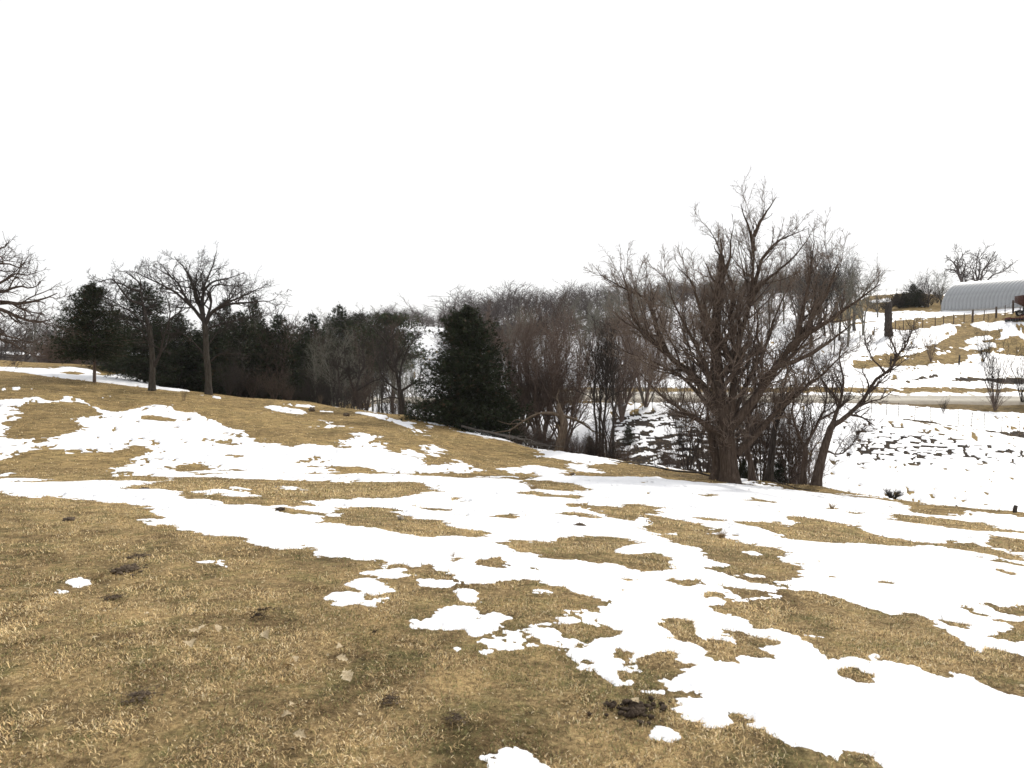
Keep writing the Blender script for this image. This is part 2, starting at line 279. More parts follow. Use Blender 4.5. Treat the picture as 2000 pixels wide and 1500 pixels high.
# second rise behind the left crest
A('-','l',0,(-400,690),(2200,690),(2200,800),(-400,800)) if False else None
A('+','l',1,(-400,35),(0,47),(150,55),(270,60),(350,50),(500,60),(560,70),(700,92),(830,92),(1050,140),(1110,180),(1000,190),(830,175),(700,152),(550,135),(400,120),(250,102),(100,78),(0,70),(-400,50))
A('-','l',9,(130,640),(230,630),(300,650),(200,655)); A('-','l',9,(400,600),(560,605),(640,650),(500,650))
A('-','l',9,(420,655),(560,660),(500,668))
# far side of the valley
F = 'f'
A('-',F,7,(480,640),(560,620),(700,605),(880,592),(1100,577),(1430,560),(1900,560),(1900,640),(1400,640),(1150,640),(900,662),(740,692),(620,702),(540,700))
A('-',F,7,(240,960),(250,890),(420,880),(700,830),(850,790),(950,740),(1020,705),(960,662),(1100,655),(1400,690),(1900,700),(1900,900),(1600,900),(1400,890),(1350,870),(1280,890),(1150,900),(1000,950),(860,945),(700,960),(480,975),(240,975))
for g in ([(1040,785),(1150,745),(1280,738),(1250,765),(1100,792)],[(1050,822),(1200,800),(1310,788),(1280,820),(1200,832),(1080,837)],[(1330,722),(1450,690),(1900,675),(1900,720),(1600,722),(1400,727)],[(1120,655),(1300,640),(1400,658),(1380,692),(1200,692)],
          [(1080,885),(1230,870),(1340,878),(1250,902),(1100,905)],[(840,850),(960,848),(950,864),(860,866)],[(1330,750),(1380,745),(1370,762)],[(1480,740),(1900,735),(1900,760),(1500,762)],[(700,840),(780,835),(740,860),(600,880),(560,870)],[(250,900),(380,890),(360,910),(260,920)],[(1260,840),(1350,835),(1340,855),(1270,855)]):
    A('+',F,7,*g)
for g in ([(600,1060),(750,1020),(930,1003),(900,1040),(700,1075),(560,1085)],[(920,1060),(1000,1033),(1200,1040),(1500,1040),(1900,1060),(1900,1095),(1400,1097),(1200,1072),(1000,1077)],[(950,990),(1100,985),(1090,1003),(960,1005)],[(720,990),(760,985),(755,1005),(720,1003)]):
    A('d',F,7,*g)
A('e',F,7,(-2200,1205),(-1000,1205),(380,1200),(700,1212),(1200,1215),(2400,1215),(2400,1330),(1600,1310),(1200,1290),(900,1270),(600,1245),(380,1230),(-1000,1225),(-2200,1225))
A('-',F,7,(-2200,1118),(500,1112),(900,1107),(1200,1120),(2400,1130),(2400,1155),(1200,1155),(-2200,1150))
A('d',F,7,(400,1300),(560,1325),(700,1348),(1000,1390),(1300,1430),(1600,1478),(2400,1560),(2400,1575),(1600,1502),(1350,1462),(950,1400),(650,1362),(400,1315))
A('d',F,7,(1340,1440),(1400,1425),(1700,1440),(1700,1500),(1600,1500))
A('-',F,7,(120,560),(370,440),(950,400),(1100,420),(900,560),(640,590),(500,620),(300,650),(120,660),(60,640))
A('+',F,7,(360,480),(500,470),(520,485),(400,492)); A('+',F,7,(330,560),(480,575),(560,560),(760,555),(800,575),(600,610),(480,620),(250,640),(120,660),(130,645),(330,610))
A('-',F,3,(-1200,180),(300,330),(200,330),(-1200,330))
A('r',F,0,(880,641),(1000,632),(1100,622),(1250,606),(1400,586),(1500,578),(1640,573),(1645,600),(1500,622),(1350,645),(1250,655),(1100,655),(980,658),(900,652))
# the steep creek bank, dark leaf litter showing through
A('b',F,0,(1195,815),(1290,800),(1400,808),(1470,822),(1540,850),(1560,880),(1530,905),(1480,930),(1400,940),(1290,925),(1215,900),(1185,870))
CLODS = full([8,(200,340),(420,360),(620,380),(900,440),(1120,470),(1400,530),(1920,600),(1900,720),(1500,700),(1000,720),(640,680),(340,720),(180,560)])

def world_poly(rng, l):
    out = []; n = len(l)
    for i in range(n):
        a, b = l[i], l[(i + 1) % n]
        d = math.hypot(b[0] - a[0], b[1] - a[1]); m = max(1, int(d / 25))
        for k in range(m):
            t = k / m; px, py = a[0] + (b[0] - a[0]) * t, a[1] + (b[1] - a[1]) * t
            px = min(max(px, -600), 2600)
            if rng == 'n': w = hitc(px, py, 1.2, crestD(px))
            elif rng == 'l': w = hitc(px, py, 64, 95)
            else: w = hitc(px, py, crestD(px) + 1, 500)
            out.append(w)
    return np.array(out)
def sdist(poly, x, y):
    """signed distance, positive inside"""
    ax, ay = poly[:, 0], poly[:, 1]; bx, by = np.roll(ax, -1), np.roll(ay, -1)
    d2 = np.full(x.shape, 1e9); inside = np.zeros(x.shape, bool)
    for i in range(len(ax)):
        ex, ey = bx[i] - ax[i], by[i] - ay[i]; wx, wy = x - ax[i], y - ay[i]
        t = np.clip((wx * ex + wy * ey) / (ex * ex + ey * ey + 1e-12), 0, 1)
        np.minimum(d2, (wx - t * ex) ** 2 + (wy - t * ey) ** 2, out=d2)
        if abs(ey) > 1e-12:
            c = (ay[i] > y) != (by[i] > y)
            inside ^= c & (wx < wy / ey * ex)
    return np.where(inside, 1, -1) * np.sqrt(d2)
POLYS = [(op, rng, world_poly(rng, l)) for op, rng, l in SN]
CLODP = world_poly('f', CLODS)
_crx = np.array([((px - 1000) / FPX) for px in _cx]); _crd = np.array(_cd)
def snow_field(x, y):
    """signed, scaled so that 1 is a full ragged edge width; also dark-litter and clod fields"""
    x = x.ravel(); y = y.ravel(); D = np.maximum(y, 1.0)
    amp = 0.035 + 0.0115 * D
    amp = np.where(D > 45, .55 + (D - 45) * .001, amp)
    beyond = y > np.interp(x / D, _crx, _crd) + 0.5
    leftfar = beyond & (x / D < -.25)
    m = np.where(beyond, 2.5, -2.5)
    m = np.where(leftfar & (y < 100), -2.5, m)
    m = np.where((y > 100) & (y < 260), np.clip((x / D + .20) * 40, 0, 2.5), m)
    m = np.where(y < 1.5, -2.5, m)
    dk = np.full(x.shape, -2.5); dk = np.where((y > 95), np.clip(-(x / D + .14) * 12 - 1.2, -2.5, 1), dk)
    mix = np.zeros(x.shape)
    for op, rng, p in POLYS:
        mg = 4.0
        lo = p.min(0) - mg; hi = p.max(0) + mg
        s = np.nonzero((x > lo[0]) & (x < hi[0]) & (y > lo[1]) & (y < hi[1]) & (beyond if rng == 'f' else (~beyond if rng == 'n' else beyond | True)))[0]
        if not len(s): continue
        d = np.clip(sdist(p, x[s], y[s]) / amp[s], -2.5, 2.5)
        if op == '+': m[s] = np.maximum(m[s], np.minimum(d - .35, 1.3) if rng == 'f' else d + .12)
        elif op == '-': m[s] = np.minimum(m[s], np.where(d > -.2, np.maximum(-d - .45, -1.15), -d) if rng == 'f' else -d - .1)
        elif op == 'r': m[s] = np.where(d > 0, np.minimum(m[s], -.5), m[s]); dk[s] = np.maximum(dk[s], d)
        elif op == 'e': m[s] = np.minimum(m[s], -d - .3); dk[s] = np.maximum(dk[s], np.clip(d, -2.5, 0) - .12)
        elif op == 'd': m[s] = np.minimum(m[s], -d * .8 - .1); dk[s] = np.maximum(dk[s], d)
        elif op == 'b':
            k = np.clip(d + .5, 0, 1); m[s] = m[s] * (1 - k) + .1 * k; dk[s] = np.maximum(dk[s], d)
    cl = np.clip(sdist(CLODP, x, y) / 3.0, -1, 1)
    return m, dk, cl
def snow_noise(x, y):
    D = np.maximum(y, 1.0)
    n = .75 * fbm(x / .9, y / .9, 5, 6, .68) + .5 * fbm(x / 3.1, y / 3.1, 9, 3)
    far = np.clip((D - 12) / 30, 0, 1); n = n + 1.15 * np.clip((24 - D) / 8, 0, 1) * fbm(x / .26, y / .22, 26, 5, .8); n = n + 1.7 * np.clip((D - 60) / 20, 0, 1) * fbm(x / .9, y / 1.9, 24, 4, .85) + 1.1 * np.clip((D - 14) / 14, 0, 1) * np.clip((90 - D) / 30, 0, 1) * fbm(x / .55, y / .42, 23, 4, .85)
    return n * 1.35 + far * .6 * fbm(x / 2.6, y / 2.0, 21, 4, .7)
def snow_value(x, y, m, cl):
    D = np.maximum(y, 1.0)
    v = m + snow_noise(x, y)
    # specks of soil and leaves showing through
    sc = .10 + .006 * D
    sp_ = vnoise(x / sc, y / sc / 1.0, 77) * .6 + .4 * vnoise(x / sc * 2.3, y / sc * 2.3, 78)
    patch = fbm(x / 5.0, y / 5.0, 31, 2)
    v = np.where(sp_ - .10 * np.clip(np.abs(m), 0, 2) > .46 - .11 * ((D > 11) & (D < 60)) + .6 * np.clip((11 - D) / 4, 0, 1) - .3 * np.clip(patch, -1, .6), np.minimum(v, -2), v)
    # fine ragged litter on the steep creek bank (where the survey says half snow)
    half = (np.abs(m) < .6) & (y > 44)
    v = np.where(half, 1.7 * fbm(x / .9, y / .7, 97, 5, .8) - .16 + .35 * m + .12 * (x - 11) / 5 - .3 * fbm(x / 4, y / 4, 98, 2), v)
    # clods thrown across the valley field
    c1 = vnoise(x / .46, y / .38, 91) * .7 + .3 * vnoise(x / .16, y / .16, 92)
    c2 = fbm(x / 3.2, y / 3.2, 93, 2)
    v = np.where((cl > -.9) & (c1 + .45 * c2 + .30 * cl > .41), np.minimum(v, -2), v)
    return v
# ------------------------------------------------------------------ object helpers
def tag(o, label=None, cat=None, group=None, kind=None):
    if label: o["label"] = label
    if cat: o["category"] = cat
    if group: o["group"] = group
    if kind: o["kind"] = kind
    return o
def mesh_np(name, co, faces, mat=None, smooth=False, attrs=None):
    """co (n,3); faces list of int arrays each (m,k)"""
    me = bpy.data.meshes.new(name)
    co = np.asarray(co, np.float32)
    if not isinstance(faces, (list, tuple)): faces = [faces]
    faces = [np.asarray(f, np.int32) for f in faces if len(f)]
    nl = sum(f.size for f in faces); nf = sum(len(f) for f in faces)
    me.vertices.add(len(co)); me.vertices.foreach_set("co", co.ravel())
    me.loops.add(nl); me.polygons.add(nf)
    me.loops.foreach_set("vertex_index", np.concatenate([f.ravel() for f in faces]) if nl else np.zeros(0, np.int32))
    tot = np.concatenate([np.full(len(f), f.shape[1], np.int32) for f in faces])
    st = np.r_[0, np.cumsum(tot)[:-1]].astype(np.int32)
    me.polygons.foreach_set("loop_start", st)
    me.polygons.foreach_set("loop_total", tot)
    if smooth: me.polygons.foreach_set("use_smooth", np.ones(nf, bool))
    for k, v in (attrs or {}).items():
        v = np.asarray(v, np.float32)
        if v.ndim == 1:
            a = me.attributes.new(k, 'FLOAT', 'POINT'); a.data.foreach_set("value", v)
        else:
            a = me.attributes.new(k, 'FLOAT_COLOR', 'POINT'); a.data.foreach_set("color", np.c_[v, np.ones(len(v), np.float32)].ravel())
    if mat: me.materials.append(mat)
    me.update(); me.validate(verbose=False) if False else None
    return me
def link(name, data, parent=None, loc=None):
    o = bpy.data.objects.new(name, data); COL.objects.link(o)
    if parent is not None: o.parent = parent
    if loc is not None: o.location = loc
    return o
def empty(name, loc=(0, 0, 0)):
    o = bpy.data.objects.new(name, None); COL.objects.link(o); o.location = loc; o.empty_display_size = .2
    return o

class M:
    """small node material helper"""
    def __init__(s, name, rough=.9, spec=.2):
        s.m = bpy.data.materials.new(name); s.m.use_nodes = True; s.n = s.m.node_tree.nodes; s.l = s.m.node_tree.links
        s.b = s.n["Principled BSDF"]; s.b.inputs["Roughness"].default_value = rough; s.b.inputs["Specular IOR Level"].default_value = spec
        s.co = s.n.new("ShaderNodeTexCoord")
        s.src = "Object"
    def noise(s, scale, detail=4, rough=.6, vec=None, dist=0):
        t = s.n.new("ShaderNodeTexNoise"); t.inputs["Scale"].default_value = scale; t.inputs["Detail"].default_value = detail
        t.inputs["Roughness"].default_value = rough; t.inputs["Distortion"].default_value = dist
        s.l.new(vec or s.co.outputs[s.src], t.inputs["Vector"]); return t.outputs["Fac"]
    def vscale(s, v):
        t = s.n.new("ShaderNodeMapping"); t.inputs["Scale"].default_value = v; s.l.new(s.co.outputs[s.src], t.inputs["Vector"]); return t.outputs[0]
    def ramp(s, fac, stops):
        r = s.n.new("ShaderNodeValToRGB"); e = r.color_ramp.elements
        while len(e) < len(stops): e.new(.5)
        for i, (p, c) in enumerate(stops): e[i].position = p; e[i].color = (*c, 1)
        s.l.new(fac, r.inputs[0]); return r.outputs[0]
    def mix(s, f, a, b, mode='MIX'):
        t = s.n.new("ShaderNodeMix"); t.data_type = 'RGBA'; t.blend_type = mode
        for sock, v in ((0, f), (6, a), (7, b)):
            if isinstance(v, (int, float)): t.inputs[sock].default_value = v
            elif isinstance(v, tuple): t.inputs[sock].default_value = (*v, 1)
            else: s.l.new(v, t.inputs[sock])
        return t.outputs[2]
    def rng(s, v, a, b, c=0, d=1):
        t = s.n.new("ShaderNodeMapRange"); s.l.new(v, t.inputs[0])
        for i, q in enumerate((a, b, c, d)): t.inputs[i + 1].default_value = q
        return t.outputs[0]
    def attr(s, name):
        t = s.n.new("ShaderNodeAttribute"); t.attribute_name = name; return t
    def col(s, c):
        if isinstance(c, tuple): s.b.inputs["Base Color"].default_value = (*c, 1)
        else: s.l.new(c, s.b.inputs["Base Color"])
        return s
    def bump(s, h, strength=.5, dist=.05):
        t = s.n.new("ShaderNodeBump"); t.inputs["Strength"].default_value = strength; t.inputs["Distance"].default_value = dist
        s.l.new(h, t.inputs["Height"]); s.l.new(t.outputs[0], s.b.inputs["Normal"]); return s

# ------------------------------------------------------------------ ground and snow
def ground_material():
    g = M("pasture_turf", .95, .1)
    fine = g.noise(26, 6, .75); mid = g.noise(3.2, 5, .7); big = g.noise(.35, 4, .6); streak = g.noise(9, 5, .7, dist=.6)
    straw = g.ramp(fine, [(.28, (.062, .044, .025)), (.45, (.21, .148, .075)), (.58, (.37, .268, .138)), (.75, (.54, .42, .24))])
    olive = g.ramp(fine, [(.3, (.035, .036, .016)), (.5, (.125, .118, .048)), (.7, (.25, .225, .10))])
    c = g.mix(g.rng(mid, .30, .52), olive, straw)
    gold = g.ramp(streak, [(.3, (.13, .092, .038)), (.7, (.36, .255, .115))])
    c = g.mix(g.rng(g.attr('slope').outputs['Fac'], 0, 1, .12, .75), c, gold)
    c = g.mix(g.rng(big, .48, .66, 0, .22), c, olive)
    soil = g.ramp(g.noise(14, 5, .8), [(.3, (.010, .008, .006)), (.55, (.034, .025, .019)), (.8, (.12, .088, .06))])
    c = g.mix(g.rng(g.noise(1.3, 6, .75), .60, .70, 0, .7), c, soil)
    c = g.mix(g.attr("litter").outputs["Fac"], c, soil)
    c = g.mix(1.0, c, g.ramp(g.noise(1.7, 7, .85), [(.40, (.50, .47, .45)), (.5, (.97, .97, .97)), (.60, (1.40, 1.37, 1.32))]), 'MULTIPLY')
    c = g.mix(1.0, c, g.ramp(g.noise(.22, 5, .7), [(.38, (.88, .87, .85)), (.62, (1.25, 1.25, 1.22))]), 'MULTIPLY')
    near = g.rng(g.attr('slope').outputs['Fac'], 0, .3, 1.1, 1)
    c = g.mix(1.0, c, near, 'MULTIPLY')
    g.col(c)
    g.bump(g.mix(.5, fine, mid), 1.0, .08)
    return g.m
def snow_material():
    g = M("old_snow", .55, .3)
    c = g.ramp(g.noise(1.1, 6, .7), [(.3, (.80, .81, .84)), (.7, (.88, .885, .90))])
    c = g.mix(g.rng(g.noise(60, 4, .8), .66, .74, 0, .35), c, (.42, .38, .33))
    g.col(c); g.bump(g.noise(4.5, 6, .65), .35, .05)
    return g.m
def polar(th, rr):
    T, R = np.meshgrid(th, rr)
    return R * np.sin(T), R * np.cos(T)
def grid_faces(nr, nt):
    i = np.arange(nr - 1)[:, None] * nt + np.arange(nt - 1)[None]
    return np.stack([i, i + 1, i + 1 + nt, i + nt], -1).reshape(-1, 4)
def up2(Z):
    """double a grid with linear interpolation"""
    a = np.empty((Z.shape[0] * 2 - 1, Z.shape[1])); a[::2] = Z; a[1::2] = (Z[1:] + Z[:-1]) / 2
    b = np.empty((a.shape[0], Z.shape[1] * 2 - 1)); b[:, ::2] = a; b[:, 1::2] = (a[:, 1:] + a[:, :-1]) / 2
    return b
HALF = rad(45)
# ground: all round the viewer, finer ahead
th = np.r_[np.linspace(-math.pi, -HALF, 40)[:-1], np.linspace(-HALF, HALF, 340), np.linspace(HALF, math.pi, 40)[1:]]
rr = np.r_[0.02, np.geomspace(.6, 2.2, 10)[:-1], np.geomspace(2.2, 420, 390), 560, 700]
gx, gy = polar(th, rr)
gz = H(gx, gy)
far = np.hypot(gx, gy) > 420
m_, dk_, _c = snow_field(gx, gy)
litter = np.clip(dk_ * .8 + .5, 0, 1) * (dk_ > -2.4)
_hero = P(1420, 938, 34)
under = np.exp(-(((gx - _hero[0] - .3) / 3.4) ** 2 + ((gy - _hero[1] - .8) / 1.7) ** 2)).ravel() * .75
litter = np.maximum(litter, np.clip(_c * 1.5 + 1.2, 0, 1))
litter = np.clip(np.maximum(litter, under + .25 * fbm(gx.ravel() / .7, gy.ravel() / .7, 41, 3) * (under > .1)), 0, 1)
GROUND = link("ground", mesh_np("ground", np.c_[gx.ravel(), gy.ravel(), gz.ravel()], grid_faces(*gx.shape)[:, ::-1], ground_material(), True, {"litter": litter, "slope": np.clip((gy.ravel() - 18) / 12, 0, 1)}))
tag(GROUND, kind="structure")
# snow: a sheet that dives under the turf where the patch ends, so its rim is a real edge
nt, nr = 821, 741
th2 = np.linspace(-HALF, HALF, nt); rr2 = np.geomspace(2.3, 380, nr)
cx, cy = polar(th2[::2], rr2[::2])
m_, dk_, c_ = snow_field(cx, cy)
m_ = up2(m_.reshape(cx.shape)); c_ = up2(c_.reshape(cx.shape))
sx, sy = polar(th2, rr2)
v = snow_value(sx.ravel(), sy.ravel(), m_.ravel(), c_.ravel())
D_ = np.hypot(sx, sy).ravel()
thick = .035 + .0012 * D_
off = np.clip(v * .5, -1.0, 1.0) * thick + np.where(v > 0, .012 * fbm(sx.ravel() / .5, sy.ravel() / .5, 61, 3), 0)
sz = H(sx, sy).ravel() + off
F_ = grid_faces(nr, nt)[:, ::-1]
vm = v[F_].max(1)
F_ = F_[vm > -.35]
used = np.zeros(len(v), bool); used[F_.ravel()] = True
remap = np.cumsum(used) - 1
SNOW = link("snow", mesh_np("snow", np.c_[sx.ravel(), sy.ravel(), sz][used], remap[F_], snow_material(), True))
tag(SNOW, "melting patches of old white snow lying over the brown pasture", "snow", kind="stuff")
SNOWV = v.reshape(nr, nt)
def is_snow(x, y):
    t = (np.arctan2(x, y) + HALF) / (2 * HALF) * (nt - 1); r = np.log(np.maximum(np.hypot(x, y), 2.3) / 2.3) / math.log(380 / 2.3) * (nr - 1)
    return SNOWV[np.clip(np.rint(r).astype(int), 0, nr - 1), np.clip(np.rint(t).astype(int), 0, nt - 1)]

# gravel road across the valley
def road():
    px = np.array([300, 500, 700, 850, 950, 1050, 1120, 1200, 1300, 1400, 1500, 1700, 1900, 2100, 2400, 2900])
    dd = np.array([150, 132, 116, 101, 92.5, 87, 84, 80.6, 78.2, 77, 76.6, 76.4, 76.5, 76.6, 76.6, 76.6])
    X = (px - 1000) / FPX * dd
    t = np.linspace(0, 1, len(px)); tt = np.linspace(0, 1, 140)
    cx = np.interp(tt, t, X); cy = np.interp(tt, t, dd)
    dx = np.gradient(cx); dy = np.gradient(cy); L = np.hypot(dx, dy); nx, ny = -dy / L, dx / L
    w = np.linspace(-4.3, 4.3, 13)
    crown = .10 * (1 - (w / 4.3) ** 2) + np.where(abs(abs(w) - 1.3) < .5, -.035, 0)
    x = cx[:, None] + nx[:, None] * w; y = cy[:, None] + ny[:, None] * w
    zc = H(cx, cy); 
    z = (zc[:, None] + (H(x, y) - zc[:, None]) * .6) + .10 + crown[None]
    z[:, 0] -= .5; z[:, -1] -= .5
    g = M("pale_gravel", .95, .15)
    uv = g.attr("across")
    tr = g.ramp(uv.outputs["Fac"], [(0, (.30, .25, .19)), (.12, (.42, .385, .32)), (.3, (.58, .55, .47)), (.42, (.44, .41, .35)), (.5, (.47, .44, .38)), (.58, (.44, .41, .35)), (.7, (.60, .57, .49)), (.88, (.42, .38, .31)), (1, (.26, .21, .16))])
    g.col(g.mix(g.rng(g.noise(2.5, 6, .8), .35, .7, 0, .5), tr, (.20, .17, .14)))
    g.bump(g.noise(30, 4, .8), .4, .03)
    o = link("gravel_road", mesh_np("gravel_road", np.c_[x.ravel(), y.ravel(), z.ravel()], grid_faces(*x.shape)[:, ::-1], g.m, True,
             {"across": np.tile(np.linspace(0, 1, len(w)), len(cx))}))
    tag(o, kind="structure")
road()
print("ground", round(time.time() - T0, 1), len(F_) * 2 / 1e6)
# ------------------------------------------------------------------ bark and foliage materials
def bark(name, c0, c1, c2, sc=6):
    g = M(name, .95, .05)
    n = g.noise(1.0, 6, .75, vec=g.vscale((sc * 2.2, sc * 2.2, sc * .35)))
    c = g.ramp(n, [(.3, c0), (.5, c1), (.72, c2)])
    g.col(c); g.bump(n, .9, .05)
    return g.m
B_TWIG = bark('fine_twig_bark', (.085, .064, .050), (.185, .142, .113), (.28, .225, .185))
B_OAK = bark('oak_bark', (.026, .022, .018), (.062, .054, .045), (.105, .094, .08))
B_TRUNK = bark("furrowed_dark_bark", (.026, .019, .015), (.072, .053, .041), (.13, .10, .08))
B_GREY = bark("grey_bark", (.045, .040, .036), (.115, .103, .092), (.20, .185, .17))
B_BROWN = bark("brown_bark", (.032, .024, .019), (.088, .066, .054), (.155, .125, .104))
B_RED = bark("red_twig_bark", (.075, .055, .046), (.16, .12, .10), (.24, .185, .155))
B_DARK = bark("dark_bark", (.020, .017, .015), (.052, .044, .039), (.095, .082, .074))
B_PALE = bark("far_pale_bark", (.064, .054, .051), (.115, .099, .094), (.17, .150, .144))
B_DEAD = bark("weathered_wood", (.05, .038, .028), (.13, .10, .075), (.24, .19, .145))
def foliage(name):
    g = M(name, .8, .15)
    a = g.attr("tint")
    g.col(a.outputs["Color"]); return g.m
B_LICHEN = bark('lichen_grey_bark', (.07, .066, .054), (.17, .162, .134), (.27, .262, .222))
F_CEDAR = foliage("cedar_foliage")

RNG = np.random.default_rng(7)
def nrm(v): return v / (np.linalg.norm(v, axis=-1, keepdims=True) + 1e-12)
def tubes(Pn, Rn, k):
    """Pn (N,m,3) polylines, Rn (N,m) radii -> verts, quads"""
    N, m, _ = Pn.shape
    if N == 0: return np.zeros((0, 3)), np.zeros((0, 4), int)
    T = np.empty_like(Pn); T[:, 1:-1] = Pn[:, 2:] - Pn[:, :-2]; T[:, 0] = Pn[:, 1] - Pn[:, 0]; T[:, -1] = Pn[:, -1] - Pn[:, -2]
    T = nrm(T)
    ref = nrm(np.cross(T.mean(1), np.array([.31, .17, .93]) + 0 * T.mean(1)) + 1e-6)[:, None]
    U = nrm(ref - (ref * T).sum(-1, keepdims=True) * T); W = np.cross(T, U)
    a = np.arange(k) * 2 * math.pi / k
    ring = Pn[:, :, None] + Rn[:, :, None, None] * (np.cos(a)[:, None] * U[:, :, None] + np.sin(a)[:, None] * W[:, :, None])
    v = ring.reshape(-1, 3)
    base = (np.arange(N)[:, None, None] * m + np.arange(m - 1)[None, :, None]) * k
    j = np.arange(k)[None, None]; j2 = (j + 1) % k
    f = np.stack([base + j, base + j2, base + k + j2, base + k + j], -1).reshape(-1, 4)
    return v, f
class Geo:
    def __init__(s): s.v = []; s.f = []; s.n = 0
    def add(s, v, f):
        if len(v): s.v.append(v); s.f.append(f + s.n); s.n += len(v)
    def mesh(s, name, mat, smooth=True):
        by = {}
        for f in s.f: by.setdefault(f.shape[1], []).append(f)
        return mesh_np(name, np.concatenate(s.v), [np.concatenate(x) for x in by.values()], mat, smooth)
def resample(p, m):
    """smooth polyline through control points"""
    p = np.asarray(p, float)
    q = np.vstack([2 * p[0] - p[1], p, 2 * p[-1] - p[-2]])
    L = np.r_[0, np.cumsum(np.linalg.norm(np.diff(p, axis=0), axis=1))]; t = np.linspace(0, L[-1], m)
    i = np.clip(np.searchsorted(L, t, side='right') - 1, 0, len(p) - 2); u = ((t - L[i]) / (L[i + 1] - L[i] + 1e-9))[:, None]
    a, b, c, d = q[i], q[i + 1], q[i + 2], q[i + 3]
    return .5 * (2 * b + (c - a) * u + (2 * a - 5 * b + 4 * c - d) * u * u + (-a + 3 * b - 3 * c + d) * u ** 3)
def grow(Pp, Rp, K, ratio, ang, m=5, wob=.18, up=.1, t0=.25, rfac=.6, rend=.35, rmin=.006, lmin=.15, jit=.35, droop=0.0, tipbias=.6, lfix=None):
    """children on every parent branch"""
    N, mp, _ = Pp.shape
    seg = np.linalg.norm(np.diff(Pp, axis=1), axis=-1).sum(1)
    t = t0 + (1 - t0) * (np.arange(K)[None] + RNG.random((N, K))) / K; t = np.clip(t, 0, .995)
    f = t * (mp - 1); i = np.minimum(f.astype(int), mp - 2); u = (f - i)[..., None]
    n = np.arange(N)[:, None]
    base = Pp[n, i] * (1 - u) + Pp[n, i + 1] * u
    pdir = nrm(Pp[n, i + 1] - Pp[n, i])
    pr = Rp[n, i] * (1 - u[..., 0]) + Rp[n, i + 1] * u[..., 0]
    rv = nrm(np.cross(pdir, RNG.normal(size=pdir.shape)))
    a = ang * (1 + jit * RNG.normal(size=t.shape))[..., None] * (1.15 - .3 * t[..., None])
    d = nrm(pdir * np.cos(a) + rv * np.sin(a) + np.array([0, 0, up]))
    ln = seg[:, None] * ratio * (1.15 - tipbias * t) * (1 + .35 * RNG.normal(size=t.shape)).clip(.4, 1.8)
    if lfix is not None: ln = lfix * (1 + .4 * RNG.normal(size=t.shape)).clip(.35, 1.9) * (1.1 - .4 * t)
    ln = np.maximum(ln, lmin)
    base = base.reshape(-1, 3); d = d.reshape(-1, 3); ln = ln.ravel(); pr = pr.ravel()
    Q = np.empty((len(base), m, 3)); Q[:, 0] = base
    cur = d.copy()
    for s in range(1, m):
        cur = nrm(cur + wob * RNG.normal(size=cur.shape) + np.array([0, 0, up * .35 - droop * s / m]))
        Q[:, s] = Q[:, s - 1] + cur * (ln / (m - 1))[:, None]
    r0 = np.maximum(np.minimum(pr * rfac, ln * .045 + rmin), rmin)
    R = r0[:, None] * (1 - (1 - rend) * np.linspace(0, 1, m)[None])
    R = np.maximum(R, rmin * .55)
    kp = RNG.random(len(Q)) < np.repeat(np.clip(seg / seg.mean(), .18, 1) ** 1.3, K)
    if kp.sum() < 3: kp[:] = True
    return Q[kp], R[kp]
def limbs_from(px_lists, D, m=14, spread=.35, wob=.03, trunc=1.0):
    Ps, Rs = [], []
    for (r0, r1, off, pl) in px_lists:
        pl = np.array(pl, float); n = len(pl)
        lat = np.linspace(0, 1, n)
        if isinstance(off, tuple): o0, o1 = off
        else: o0, o1 = 0, off
        P3 = np.array([P(a, b, D + o0 + (o1 - o0) * q ** 1.2) for (a, b), q in zip(pl, lat)])
        Q = resample(resample(P3, 60)[:max(12, int(60 * (trunc if len(Ps) or trunc > .95 else 1)))], m) if trunc < 1 else resample(P3, m); s = np.linspace(0, 1, m)[:, None]
        L = np.linalg.norm(Q[-1] - Q[0])
        Q = Q + wob * L * .25 * RNG.normal(size=Q.shape) * np.minimum(1, s * 4) * .35
        Ps.append(Q); Rs.append(r0 + (r1 - r0) * np.linspace(0, 1, m) ** .78)
    return np.array(Ps), np.array(Rs)

